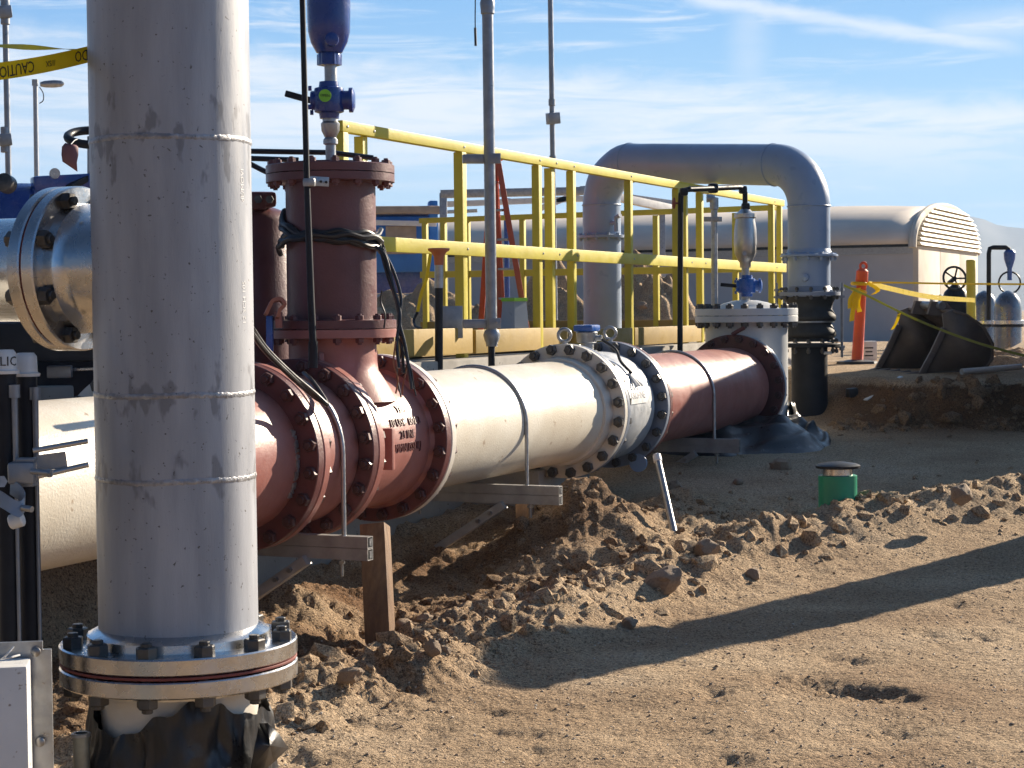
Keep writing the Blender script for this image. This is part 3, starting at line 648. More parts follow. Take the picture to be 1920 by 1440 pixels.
for j, (s, dz) in enumerate((('YBR', .105), ('10 USC  001-3', .04), ('21 INE', -.02), ('MMN ISSULJ', -.08))):
    text_cyl('raised_lettering', s, .052, AX(8.98), D, .325, -(dz*.98+.06)/.325, 'red_shaded', t, N, .006, 'axis', -1)
b = MB(); a0 = R(-2); p = AX(8.76) + (N*math.cos(a0)+U3*math.sin(a0))*.325; b.box(p, (.03, .10, .19), D, U3, .006); b.build('rib', 'red', t)
bolts(t, AX(8.575), D, .375, 20, .052, .105, .028, 'bolt_red', R(9), U3)
# column
t = thing('red_column', zc(ZF1), 'upright red pipe column topped by a blind flange, wrapped with black cable', 'pipe')
H2 = ZF1 + .72
b = MB(); b.lathe(zc(0), U3, [(ZF1+.003, .19), (ZF1+.003, .2985), (ZF1+.04, .2985), (ZF1+.043, .29), (ZF1+.045, .209), (H2-.045, .209), (H2-.04, .2985), (H2-.004, .2985), (H2-.002, .19)], 80); b.build('pipe_body', 'red_shaded', t)
b = MB(); b.lathe(zc(0), U3, [(H2, .2), (H2, .2985), (H2+.036, .2985), (H2+.04, .294), (H2+.041, .205), (H2+.052, .2), (H2+.052, 0)], 80); b.build('blind_flange', 'red_shaded', t)
bolts(t, zc(H2), U3, .27, 16, .036, .078, .02, 'red_shaded', R(11), N)
bolts(t, zc(ZF1), U3, .27, 16, .036, .085, .02, 'red_shaded', R(11), N)
# white spool with flange
YW = 11.47
t = thing('cream_pipe_spool', AX(10.4, -RB), 'sunlit cream pipe between the red tee and the flow meter', 'pipe')
fl(t, 'near_flange', 9.268, .05, 'white_flange'); LW = along(9.268, YW)
pipe_prof(t, 'pipe_body', AX(9.268)+D*.05, [((LW-.14)*k/30, RB) for k in range(31)], 'white')
pipe_prof(t, 'neck', AX(9.268)+D*(LW-.0905), [(-.01, .322), (.085, .33)], 'white_flange'); fl(t, 'far_flange', YW, .05, 'white_flange')
bolts(t, AX(9.265), D, .375, 20, .052, .105, .028, 'bolt_red', R(9), U3)
bolts(t, AX(YW)+D*.052, D, .375, 20, .058, .105, .032, 'bolt', R(9), U3)
# meter
YG = 12.19
t = thing('flow_meter', AX(11.85, -RF), 'grey and silver flow meter with lettered plate between cream and red pipes', 'flow meter')
fl(t, 'near_flange', YW+.052*CA, .048, 'grey_flange'); LM = along(YW+.052*CA, YG)
pipe_prof(t, 'body', AX(YW)+D*.10, [(0, .33), (.03, .345), (LM-.13, .345), (LM-.1, .33)], 'meter'); fl(t, 'far_flange', YG, .048, 'grey_flange', False)
MG = AX(11.86)
ps = []
for k in range(2):
    vs = []; th0, th1 = R(5), R(21); b = MB()
    A0 = along(11.86, 11.98); n = 8; rr_ = .347
    for i in range(n+1):
        th = th0 + (th1-th0)*i/n
        for a in (-.16, .13):
            for q in (0, .003): vs.append(MG + D*a + (N*math.cos(th)+U3*math.sin(th))*(rr_+q))
    fs = []
    for i in range(n):
        o = i*4; fs += [(o+1, o+3, o+7, o+5), (o, o+4, o+6, o+2), (o, o+1, o+5, o+4), (o+2, o+6, o+7, o+3)]
    fs += [(0, 2, 3, 1), (n*4, n*4+1, n*4+3, n*4+2)]
    if k == 0: b.add(vs, fs); pl = b.build('name_plate', 'white_pvc', t)
text_cyl('plate_lettering', 'KROHNE', .062, MG - D*.015, D, .3505, R(-13), 'ink_blue', pl, N, .0004, 'axis', -1)
for px, Yk in ((1053, YW+.02), (1133, YG+.02)):
    p = AX(Yk) + D*.03 + U3*RF; b = MB(); b.torus(p+U3*.052, D*.9-N*.55, .038, .0105, 32, 10); b.cyl(p-U3*.01, p+U3*.02, .017, seg=16); b.build('lifting_eye', 'galv', t)
p = MG + U3*.345; b = MB(); b.cyl(p, p+U3*.06, .042, seg=24); b.cyl(p+U3*.06, p+U3*.13, .062, .068, seg=28, bev=.006); b.cyl(p+U3*.09-N*.02, p+U3*.09+N*.10, .018, seg=16); b.build('terminal_housing', 'galv', t)
b = MB(); b.box(p+U3*.152, (.15, .13, .042), D, U3, .015); b.build('terminal_lid', 'blue_lt', t)
b = MB(); a_ = R(38); q = MG + (N*math.cos(a_)+U3*math.sin(a_))*.35; b.tube(spline([p+U3*.08+N*.1, p+U3*.02+N*.19, MG+(N*math.cos(R(52))+U3*math.sin(R(52)))*.365, q+(N*.02)], 6), .010, 8); b.build('signal_cable', 'cable', t)
b = MB()
for s in (-.05, 0, .05): b.tube([q, q + D*s + (N*math.sin(a_)-U3*math.cos(a_))*.10 + N*.012], .008, 6)
b.build('cable_ends', 'white_pvc', t)
b = MB(); p = at(1196, 868, 12.1); b.lathe(p-D*.0, D, [(0, .058), (.018, .058)], 32); b.build('earthing_disc', 'grey', t)
# far red pipe
YR = 14.69
t = thing('red_pipe_spool', AX(13.5, -RB), 'far red pipe between the flow meter and the white vessel', 'pipe')
fl(t, 'near_flange', YG+.051*CA, .048, 'red_shaded', False); LR = along(YG+.05*CA, YR)
pipe_prof(t, 'pipe_body', AX(YG)+D*.095, [((LR-.09)*k/30, RB) for k in range(31)], 'red'); fl(t, 'far_flange', YR, .05, 'red_shaded')
bolts(t, AX(YG)+D*.05, D, .375, 20, .052, .10, .03, 'bolt', R(9), U3); bolts(t, AX(YR)+D*.05, D, .375, 20, .052, .10, .03, 'bolt_red', R(9), U3)
b = MB(); p = AX(YR)+U3*RF; b.tube([p, p+U3*.03+N*.05, p+U3*.055+N*.10], .016, 8); b.build('lifting_lug', 'red_shaded', t)
# vessel
VC = AX(15.06); VC = Vector((at(1400, 700, 15.06).x, 15.06, VC.z))
t = thing('white_vessel', Vector((VC.x, VC.y, gz(VC.x, VC.y))), 'upright white vessel with wide bolted lid at the far end of the pipeline', 'vessel')
zl = at(1400, 592, 14.7).z
b = MB(); b.lathe(Vector((VC.x, VC.y, 0)), U3, [(.1, .325), (zl-.09, .325), (zl-.052, .34)], 80); b.build('vessel_body', 'white_vessel', t)
b = MB(); b.lathe(VC, -D, [(.2, .31), (VC.y and along(YR, VC.y)-.052, .31)], 64); b.ring(AX(YR)+D*.052, D, .045, .28, RF, 96); b.build('side_nozzle', 'white_vessel', t)
MB().ring(Vector((VC.x, VC.y, zl-.052)), U3, .05, .28, .405, 96).build('lower_flange', 'white_vessel', t)
b = MB(); b.lathe(Vector((VC.x, VC.y, zl+.002)), U3, [(0, 0), (0, .405), (.05, .405), (.054, .40), (.054, .26), (.075, .23), (.10, .17), (.118, .09), (.122, 0)], 96); b.build('domed_lid', 'white_vessel', t)
bolts(t, Vector((VC.x, VC.y, zl)), U3, .375, 20, .052, .108, .03, 'bolt', R(9), (0, -1, 0))
LIDZ = zl+.125
# plastic at vessel foot
def sheet():
    vs = []; n, mr = 140, 34; c = Vector((VC.x-.10, VC.y-.12, 0))
    for i in range(n+1):
        a = 2*math.pi*i/n
        for k in range(mr):
            f = k/(mr-1); wave = .5+.5*math.sin(a*9+2*mnoise.noise(Vector((a*2, f*2, 3))))
            z = (ZAX-.17+.04*math.sin(a*3)) * (1-f**2.2) + (gz(c.x, c.y)-.06)*f**2.2; r = .38 + .09*f + .09*wave*f + .05*mnoise.noise(Vector((math.cos(a)*3, math.sin(a)*3, f*4)))
            if math.cos(a) < -.1: r += .12*f
            fr = max(0, -math.sin(a)-.12*math.cos(a))**1.3; r += fr*.80*f; z -= .10*max(0, -math.sin(a))*(1-f)
            z += .16*f*(1-f)*(wave-.5)*2 + .07*f*(1-f)*4*mnoise.noise(Vector((a*5, f*6, 2))); z = max(z, gz(c.x + r*math.cos(a), c.y + r*.95*math.sin(a)) - .02 + .05*wave*(1-f))
            vs.append((c.x+r*math.cos(a)*1.02, c.y+r*math.sin(a)*.95, z))
    b = MB(); b.add(vs, [(i*mr+k, (i+1)*mr+k, (i+1)*mr+k+1, i*mr+k+1) for i in range(n) for k in range(mr-1)])
    o = b.build('plastic_wrap', 'plastic', None, 50, Vector((c.x, c.y, gz(c.x, c.y)))); tag(o, 'wrinkled black plastic draped round the base of the white vessel', 'plastic sheet')
sheet()

# ------------------------------------------------------------------ air valves on the line
def ball_valve(t, p, s, m, handle=(-1, -.2, .15)):
    "blue ball valve centred at p, s = body height"
    b = MB(); b.lathe(p-U3*s/2, U3, [(0, s*.26), (s*.14, s*.28), (s*.18, s*.40), (s*.5, s*.46), (s*.82, s*.40), (s*.86, s*.28), (s, s*.26)], 24)
    b.cyl(p-Vector((s*.5, 0, 0)), p+Vector((s*.62, 0, 0)), s*.26, seg=24, bev=s*.03); b.lathe(p+Vector((s*.55, 0, 0)), (1, 0, 0), [(0, s*.34), (s*.1, s*.34), (s*.16, s*.2)], 20); b.build('valve_body', m, t)
    for k in range(4):
        a = k*math.pi/2+.6; q = p - Vector((s*.45, 0, 0)) + Vector((0, math.cos(a), math.sin(a)))*s*.37; MB().cyl(q, q-Vector((s*.09, 0, 0)), s*.075, seg=6).build('bolt', m, t)
    h = Vector(handle).normalized(); MB().beam(p-Vector((s*.5, 0, 0)), p-Vector((s*.5, 0, 0))+h*s*.72, s*.13, s*.17, .004).build('handle', 'black', t)
Yb = 8.87; P = lambda px, py: at(px, py, Yb); topz = zc(H2+.052).z
base = P(620, 285); bx = Vector((base.x, Yb, topz))
t = thing('air_valve', bx, 'blue air release valve with ball valve on top of the red column', 'air valve')
def zat(py, px=620): return P(px, py).z
b = MB(); b.lathe(Vector((bx.x, bx.y, 0)), U3, [(topz-.01, .024), (zat(272), .024), (zat(270), .034), (zat(262), .034), (zat(258), .026), (zat(245), .042), (zat(232), .044), (zat(228), .036), (zat(220), .036)], 28); b.build('reducer', 'galv', t)
vb = Vector((P(617, 188).x, Yb, zat(188))); ball_valve(t, vb, .17, 'blue', (-1, -.1, .28))
b = MB(); b.lathe(vb + Vector((-.01, -.085, .012)), (0, -1, 0), [(0, .029), (.004, .029)], 28); st = b.build('sticker', 'lime', t)
text_flat('sticker_lettering', 'OPEN', .017, vb + Vector((-.01, -.0905, .012)), (1, 0, -.1), (0, 0, 1), 'ink', st)
xx = P(620, 140).x
b = MB(); b.lathe(Vector((xx, Yb, 0)), U3, [(zat(160), .029), (zat(120), .029)], 24); b.build('nipple', 'galv', t)
b = MB(); b.lathe(Vector((xx-.005, Yb, 0)), U3, [(zat(122), .052), (zat(104), .054), (zat(100), .05), (zat(99), .06), (zat(80), .085), (zat(60), .098), (zat(35), .10), (zat(-10), .102), (zat(-70), .10), (zat(-95), .09), (zat(-110), .05)], 40)
b.build('float_chamber', 'blue', t)
b = MB(); b.lathe(Vector((xx-.005, Yb, 0)), U3, [(zat(122)-.001, .058), (zat(102), .058)], 6); b.build('hex_base', 'blue', t)
b = MB(); b.lathe(Vector((xx+.015, Yb-.095, zat(80))), (.15, -1, 0), [(0, .034), (.03, .03), (.034, .02)], 24); b.build('side_plug', 'blue', t)
# far one on the white vessel
Yv = VC.y; P2 = lambda px, py: at(px, py, Yv)
bx = Vector((P2(1398, 560).x, Yv, LIDZ-.02)); t = thing('air_valve', bx, 'stainless air valve on blue ball valve standing on the white vessel', 'air valve')
z2 = lambda py: P2(1398, py).z
b = MB(); b.cyl(bx, Vector((bx.x, Yv, z2(550))), .03, seg=20); b.cyl(Vector((bx.x, Yv, z2(520))), Vector((bx.x, Yv, z2(495))), .03, seg=20); b.build('nipple', 'galv', t)
ball_valve(t, Vector((P2(1400, 536).x, Yv, z2(536))), .17, 'blue_lt', (-1, 0, .1))
b = MB(); b.lathe(Vector((bx.x, Yv, 0)), U3, [(z2(502), .042), (z2(492), .045), (z2(488), .06), (z2(475), .085), (z2(455), .092), (z2(430), .088), (z2(410), .075), (z2(408), .088), (z2(401), .088), (z2(398), .06), (z2(392), .035)], 32); b.build('float_chamber', 'stainless_dull', t)
b = MB(); b.lathe(Vector((bx.x-.02, Yv-.082, z2(476))), (0, -1, 0), [(0, .018), (.02, .018)], 8); b.build('plug', 'galv', t)
t2 = thing('vent_pipe', at(1275, 650, 14.6), 'black gooseneck vent pipe from top of stainless air valve down past the railing', 'vent pipe')
pts = [at(1275, 665, 14.4), at(1276, 380, 14.4), at(1277, 364, 14.4), at(1282, 357, 14.4), at(1292, 355, 14.4), at(1385, 351, 14.95), at(1393, 353, 15), at(1397, 361, Yv), Vector((bx.x, Yv, z2(395)))]
b = MB(); b.tube(pts, .021, 14); b.build('pipe_body', 'black', t2)
for px, py, Y, s in ((1282, 360, 14.4, .031), (1337, 353, 14.7, .038), (1393, 356, 15.0, .031), (1398, 388, Yv, .032)):
    b = MB(); p = at(px, py, Y); b.box(p, (s*2, s*2, s*2), (1, .1, 0), bev=s*.55); b.build('fitting', 'black', t2)
b = MB(); b.lathe(at(1261, 381, 14.4), (1, .2, 0), [(0, .02), (.012, .045), (.02, .02)], 18); b.cyl(at(1262, 381, 14.4), at(1276, 381, 14.4), .008, seg=8); b.build('handwheel', 'gasket', t2)

# straps (U-bolts) and strut beams with braces
def strap(YA, lab, rod_px):
    A = AX(YA); t = thing('pipe_strap', A-U3*.36, lab, 'pipe strap', 'U-bolt straps over the pipeline'); r = .312 if YA > 9 else .345; 
    pts = [A - N*r - U3*.40] + [A + (N*math.cos(a)+U3*math.sin(a))*r for a in (math.pi - math.pi*k/28 for k in range(29))] + [A + N*r - U3*.40]
    b = MB(); b.tube(pts, .011, 10); b.build('rod', 'galv', t)
    for s in (-1, 1):
        p = A + N*s*r; b = MB(); b.lathe(p-U3*.375, U3, [(0, .02), (.018, .02)], 6); b.build('nut', 'galv', t)
strap(8.37, 'steel U-bolt strap over the red coupling nearest the camera', 635); strap(10.3, 'steel U-bolt strap over the sunlit cream pipe', 1003); strap(13.35, 'steel U-bolt strap over the far red pipe', 1352)
def support(YA, endpx, toppy, botpy, lab, brlab, cov):
    "double strut channel crossing under the pipe, its end at a photo pixel"
    A = AX(YA); e0 = at(endpx, (toppy+botpy)/2, YA-.2)
    # beam line through A along N, level of e0
    tt = (e0 - A).dot(N); e = A + N*tt; e.z = e0.z; w = A - N*.72; w.z = e0.z; h = (botpy-toppy)/F*(YA-.2)
    t = thing('support_beam', w, lab, 'support beam', 'strut beams carrying the pipeline')
    b = MB()
    for s in (-1, 1):
        zc_ = e.z + s*h/4; hh = h/2-.002; th = .004; wd = .05
        for (cz, dy, sz, sy) in ((zc_-hh/2+th/2, 0, th, wd), (zc_+hh/2-th/2, 0, th, wd), (zc_, wd/2-th/2, hh-2*th, th), (zc_, -wd/2+th/2, hh-2*th, th)):
            m = (e+w)/2; m = Vector((m.x, m.y, cz)) + D*dy; b.box(m, ((e-w).length, sy, sz), N, U3)
    b.build('channel', 'strut', t)
    b = MB()
    for s in (-1, 1): b.box(Vector((e.x, e.y, e.z+s*h/4)) + N*.001, (.004, .02, h/2-.02), N, U3)
    b.build('channel_lips', 'galv', t)
    # diagonal brace down to the wall
    p1 = e - N*(tt*.62) - U3*(h/2+.004) - D*.035; p2 = w + N*.02 - U3*.62 - D*.035
    b = MB(); b.beam(p1, p2, .045, .05, .003, D); b.build('brace', 'strut', t)
    b = MB(); 
    for f in (.08, .16): q = p1.lerp(p2, f) - D*.026; b.cyl(q, q-D*.02, .012, seg=6)
    b.build('brace_bolt', 'bolt_bright', t)
    for s in (-1, 1):
        p = A + N*s*.33; p.z = e.z - h/2; b = MB(); b.cyl(p+U3*.0, p-U3*.075, .009, seg=10); b.lathe(p-U3*.02, U3, [(0, .017), (.014, .017)], 6); b.build('hanger_stud', 'bolt_bright', t)
    return t
support(8.37, 692, 1006, 1052, 'nearest grey strut beam under the red coupling, end beside wooden post', '', 1)
support(10.3, 1052, 911, 947, 'middle grey strut beam under the cream pipe above dirt mound', '', 1)
support(13.35, 1387, 823, 850, 'farthest grey strut beam under the far red pipe by black plastic', '', 1)
def post(pt, pb, w, lab, Yt, Yb_, d=None):
    a = at(*pt, Yt); b_ = at(*pb, Yb_); b_.z = min(b_.z, gz(b_.x, b_.y)-.02); b = MB(); ax = (a-b_).normalized()
    X = (N*.97 + D*.22).normalized(); b.box((a+b_)/2, (w, w, (a-b_).length), (X - ax*X.dot(ax)), ax, .004); o = b.build('wooden_post', 'wood', None, 38, b_); tag(o, lab, 'post', 'wooden posts under the pipeline')
post((703, 985), (714, 1215), .115, 'leaning brown wooden post beside the nearest strut beam', 8.62, 8.45)
post((984, 945), (986, 1004), .09, 'short wooden post standing in the dirt mound below cream pipe', 10.35, 10.3)

# concrete wall and slab that carry the platform
def wall():
    w0, w1 = 7.0, 19.6; off = -.60
    zt = EYE-.30; b = MB(); 
    def q(Y, o): p = AX(Y) + N*o; return Vector((p.x, p.y, 0))
    a, c = q(w0, off), q(w1, off); m = (a+c)/2
    b.box(Vector((m.x, m.y, (zt-.5)/2)) - N*1.6, ((a-c).length, 3.2, zt+.5), D, U3, .012)
    o = b.build('concrete_foundation', 'concrete', None, 38, Vector((m.x, m.y, 0))); tag(o, 'long grey concrete foundation behind and below the pipeline under the yellow platform', 'foundation')
    b = MB(); p = AX(11.75) - N*.38; b.box(Vector((p.x, p.y, .12)), (.85, .55, .62), D, U3, .015); o = b.build('concrete_pier', 'concrete', None, 38, Vector((p.x, p.y, -.2))); tag(o, 'dark concrete pier standing under the flow meter', 'pier')
wall()

# ------------------------------------------------------------------ yellow platform
def rl(px, z):
    "point on the near railing line at photo column px and height z"
    u = (px-960)/F; Y = 5.5516/(.4368-u)
    for _ in range(4): Y = Y  # straight line, closed form
    return Vector((-.31+.4368*(Y-12), Y, z))
def platform():
    zb, zm, ztp = EYE-.31, EYE+.385, EYE+1.0
    A = rl(641, 0); E = rl(1468, 0); Lw = 4.0; Wd = -N
    t = thing('yellow_railing', Vector((A.x, A.y, zb)), 'long yellow fibreglass railing on the near side of the platform', 'railing')
    up = lambda p, z: Vector((p.x, p.y, z))
    cuts = [A, rl(868, 0), rl(1180, 0), E]
    MB().beam(up(A, ztp+.025), up(E, ztp+.025), .055, .062, .004).build('top_rail', 'yellow', t)
    MB().beam(up(rl(700, 0), zm)+N*.03, up(E, zm)+N*.03, .03, .085, .004).build('mid_rail', 'yellow', t)
    for px, w in ((646, .058), (691, .058), (867, .062), (1010, .055), (1041, .058), (1074, .055), (1181, .055), (1270, .055), (1291, .055), (1314, .055), (1448, .055), (1463, .05)):
        p = rl(px, 0) - N*(.03 if px in (1041, 1291, 691) else 0); MB().beam(up(p, zb), up(p, ztp-.008), w, w, .004, D).build('post', 'yellow', t)
    b = MB()
    for px in (650, 700, 868, 1010, 1041, 1074, 1181, 1290, 1316, 1450):
        for z in (ztp+.025, zm):
            p = up(rl(px, 0), z) + N*(.029 if z > zm+.1 else .046); b.lathe(p-N*.003, N, [(0, .009), (.006, .007), (.007, 0)], 8)
    o = b.build('rivet', 'galv', t); o['kind'] = 'stuff'
    # far side and end
    B2 = E + Wd*Lw
    t = thing('yellow_railing', Vector((B2.x, B2.y, zb)), 'yellow railing across the far end of the platform, seen behind the grey pipe', 'railing')
    zt2, zm2 = EYE+.965, EYE+.385
    e0 = E - N*.06
    MB().beam(up(e0, zt2+.02), up(B2, zt2), .05, .055, .004).build('top_rail', 'yellow', t)
    MB().beam(up(e0, zm2), up(B2, zm2), .03, .07, .004).build('mid_rail', 'yellow', t)
    for f in (.12, .33, .52, .70, .86, .93, .985): p = E.lerp(B2, f); MB().beam(up(p, zb), up(p, zt2-.02), .055, .055, .004, D).build('post', 'yellow', t)
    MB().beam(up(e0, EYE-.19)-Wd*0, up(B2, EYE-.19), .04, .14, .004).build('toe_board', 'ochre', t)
    # near floor beam
    t = thing('floor_beam', Vector((A.x, A.y, EYE-.3)), 'weathered ochre floor beams along the platform edge behind the cream pipe', 'floor beam')
    for a, c, o_, z0, z1 in ((640, 866, .05, -.27, -.11), (872, 995, .05, -.275, -.125), (1000, 1062, -.02, -.275, -.13), (1068, 1176, .02, -.285, -.15), (1185, 1310, .0, -.29, -.15)):
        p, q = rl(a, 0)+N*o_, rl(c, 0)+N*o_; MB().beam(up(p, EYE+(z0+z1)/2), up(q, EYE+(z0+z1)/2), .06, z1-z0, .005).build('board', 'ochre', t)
    # deck plate
    p, q = A-N*.1, E-N*.1; m = (p+q)/2 - N*1.95
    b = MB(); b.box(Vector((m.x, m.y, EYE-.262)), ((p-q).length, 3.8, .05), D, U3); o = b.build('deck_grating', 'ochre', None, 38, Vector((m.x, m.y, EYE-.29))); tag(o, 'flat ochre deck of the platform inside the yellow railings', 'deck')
platform()

# ------------------------------------------------------------------ grey gooseneck pipe
def gooseneck():
    Yr, Yl = 16.05, 17.8; r = .178
    pr = at(1517, 500, Yr); plf = at(1129, 500, Yl); zr = at(1517, 304, Yr).z; zl_ = at(1129, 310, Yl).z
    top = (zr+zl_)/2; Rb = .37
    a = Vector((plf.x, plf.y, 0)); b_ = Vector((pr.x, pr.y, 0)); h = (b_-a).normalized()
    t = thing('gooseneck_pipe', Vector((b_.x, b_.y, gz(b_.x, b_.y))), 'large grey pipe arching over from the platform down to a black pile', 'pipe')
    zlow = EYE-.25
    pts = [a + U3*z for z in np.linspace(zlow, top-Rb-.02, 24)]
    zl2, zr2 = zl_, zr
    pts += [a + h*Rb + U3*(zl2-Rb) + (-h*math.cos(k*math.pi/28) + U3*math.sin(k*math.pi/28))*Rb for k in range(15)]
    pts += [(a+h*Rb+U3*zl2).lerp(b_-h*Rb+U3*zr2, k/12) for k in range(1, 12)]
    pts += [b_ - h*Rb + U3*(zr2-Rb) + (h*math.sin(k*math.pi/28) + U3*math.cos(k*math.pi/28))*Rb for k in range(15)]
    zf = at(1517, 550, Yr).z
    pts += [b_ + U3*z for z in np.linspace(zr2-Rb-.02, zf+.03, 16)]
    for q, ax in ((a+U3*(zl_-Rb), U3), (a+h*Rb+U3*zl_, h), (b_-h*Rb+U3*zr, h), (b_+U3*(zr-Rb), U3)):
        MB().torus(q, ax, r+.001, .007, 56, 6).build('weld_bead', 'grey', t)
    rs = [r*(1+.02*math.sin(i*.9)*(24 < i < 40) ) for i in range(len(pts))]
    MB().tube(pts, rs, 48).build('pipe_body', 'grey', t)
    zL = at(1129, 444, Yl).z; b = MB(); b.lathe(a, U3, [(zL-.015, r), (zL-.012, .225), (zL+.012, .225), (zL+.02, r+.01)], 56); b.build('flange', 'grey', t); bolts(t, a+U3*zL, U3, .205, 12, .028, .024, .02, 'grey', 0, h, False)
    p = a + h*.21 - D*.05 + U3*(zL+.12); b = MB(); b.tube([p-h*.06, p, p+U3*.05, p+U3*.07+h*.05], .022, 10); b.cyl(p+U3*.0, p-U3*.08, .02, seg=10); b.build('drain_cock', 'grey', t)
    z0 = at(1517, 478, Yr).z; b = MB(); b.lathe(b_, U3, [(z0-.02, r+.008), (z0-.014, .243), (z0, .243), (z0+.02, r+.012), (z0+.05, r)], 56); b.build('flange', 'grey', t); bolts(t, b_+U3*(z0-.014), U3, .215, 12, .03, .02, .02, 'grey', .1, h, False)
    b = MB(); q = b_ + Vector((-.06, -.17, at(1517, 521, Yr).z)); b.lathe(q, (-.3, -1, .1), [(0, .035), (.03, .03), (.04, .0)], 16); b.build('side_boss', 'grey', t)
    b = MB(); b.lathe(b_, U3, [(zf-.02, .15), (zf-.02, .262), (zf+.01, .262), (zf+.014, .2), (zf+.06, r)], 64); b.build('base_flange', 'grey_flange', t); bolts(t, b_+U3*zf, U3, .232, 12, .03, .05, .022, 'bolt', .2, h)
    # expansion joint
    j = thing('expansion_joint', b_+U3*(at(1517, 650, Yr).z), 'black rubber expansion joint with tie rods between grey pipe and black pile', 'expansion joint')
    zz = [at(1517, y, Yr).z for y in (556, 568, 580, 596, 604, 610, 626, 634, 640)]
    b = MB(); b.lathe(b_, U3, [(zz[8], .21), (zz[7], .2), (zz[6]-.02, .225), (zz[6]+.02, .225), (zz[5], .19), (zz[4], .185), (zz[3]-.02, .225), (zz[3]+.02, .225), (zz[2], .19), (zz[1], .2), (zz[0], .23)], 56); b.build('bellows', 'rubber', j, 70)
    b = MB(); b.ring(b_+U3*(zz[4]-.005), U3, .016, .18, .215, 48); b.build('root_ring', 'galv', j)
    zb_ = at(1517, 644, Yr).z; b = MB(); b.ring(b_+U3*(zb_-.03), U3, .03, .12, .262, 56); b.build('lower_flange', 'black', j); bolts(j, b_+U3*(zb_-.02), U3, .225, 12, .032, .06, .025, 'bolt', .1, h)
    for s in (-1, 1):
        for q in (b_ + Vector((s*.275, 0, 0)),): b = MB(); b.cyl(q+U3*(zb_-.12), q+U3*(zf+.09), .011, seg=10); b.lathe(q+U3*(zf+.02), U3, [(0, .022), (.02, .022)], 6); b.lathe(q+U3*(zb_-.06), U3, [(0, .022), (.02, .022)], 6); b.box(q-Vector((s*.02, 0, 0))+U3*(zf-.03), (.08, .06, .02)); b.box(q-Vector((s*.02, 0, 0))+U3*(zb_-.03), (.08, .06, .02)); b.build('tie_rod', 'galv_pole', j)
    g = gz(b_.x, b_.y); b = MB(); b.lathe(b_, U3, [(g-.3, .152), (zb_-.03, .152)], 48); o = b.build('black_pile', 'black', None, 38, Vector((b_.x, b_.y, g))); tag(o, 'thick black pipe pile standing in the ground under the grey gooseneck pipe', 'pile')
    p = at(1545, 662, Yr-.15); b = MB(); b.cyl(p, p+Vector((.06, -.02, .0)), .014, seg=12); s = b.build('side_nipple', 'white_pvc', o)
gooseneck()

# ------------------------------------------------------------------ poles, rods, marker post
def pole(name, p0, p1, r, m, lab, cat='pole', fits=()):
    t = thing(name, p0, lab, cat); MB().cyl(p0, p1, r, seg=20).build('pole_tube', m, t)
    for f, rr, hh in fits: q = Vector(p0).lerp(Vector(p1), f); MB().cyl(q-U3*hh/2, q+U3*hh/2, rr, seg=16, bev=rr*.15).build('coupling', m, t)
    return t
Y = 11.55
t = pole('conduit_pole', at(922, 640, Y), at(914, 10, Y), .034, 'galv_pole', 'grey conduit pole clamped to the near yellow railing', fits=((.985, .042, .05),))
MB().lathe(at(922, 628, Y), -U3, [(-.03, .042), (.0, .052), (.03, .045), (.05, .036), (.07, .034)], 20).build('reducer', 'galv_pole', t)
MB().cyl(at(921.5, 640, Y), at(922, 720, Y), .021, seg=16).build('lower_rod', 'black', t)
MB().lathe(at(914, 18, Y), U3, [(0, .042), (.04, .046), (.07, .036), (.3, .034)], 20).build('top_coupling', 'galv_pole', t)
for y in (298, 607):
    b = MB(); c = at(898, y, Y+.03); b.box(c, (.20, .06, .055), (1, .1, 0), bev=.008); b.box(at(928, y-1, Y-.03), (.07, .01, .062), (1, .05, 0), bev=.002); b.build('clamp', 'galv_pole', t)
    b = MB(); p = at(931, y-2, Y-.035); b.cyl(p, p-Vector((0, .012, 0)), .008, seg=6); b.build('clamp_bolt', 'bolt_bright', t)
b = MB(); c = at(848, 604, Y+.2); b.box(c, (.13, .01, .20), (1, .2, 0), bev=.002); b.build('back_plate', 'galv_pole', t)
b = MB(); w0 = at(893, -30, Y); b.tube(spline([at(905, -60, Y), w0, at(891, 20, Y), at(891, 55, Y)], 6), .004, 6); b.cyl(at(891, 52, Y), at(892, 86, Y), .008, seg=8); b.build('hanging_wire', 'cable', t)
Y = 22; g = EYE-.3
pole('conduit_pole', at(1041, 600, Y), at(1031, -60, Y), .030, 'galv_pole', 'thin grey conduit pole with a box fitting, farther away behind the railing', fits=((.46, .04, .08), (.575, .045, .12), (.62, .04, .08)))
t = root_of(bpy.data.objects['coupling.001']); b = MB(); b.box(at(1037, 222, Y-.03), (.15, .09, .13), (.8, .3, .1), (.25, 0, 1), .01); b.build('fitting_box', 'galv_pole', bpy.data.objects['conduit_pole.001'])
Y = 14; a = at(12, 400, Y); g_ = gz(a.x, a.y)
t = pole('conduit_pole', Vector((a.x+.02, Y, g_)), at(8, -60, Y), .022, 'galv_pole', 'thin grey conduit pole at the left edge with two fittings', fits=())
for y in (22, 262):
    b = MB(); b.cyl(at(9.5, y-24, Y), at(10, y+24, Y), .034, seg=14, bev=.004); b.box(at(10, y, Y-.02), (.09, .07, .09), (.85, .3, .1), (.2, 0, 1), .01); b.build('fitting', 'galv_pole', t)
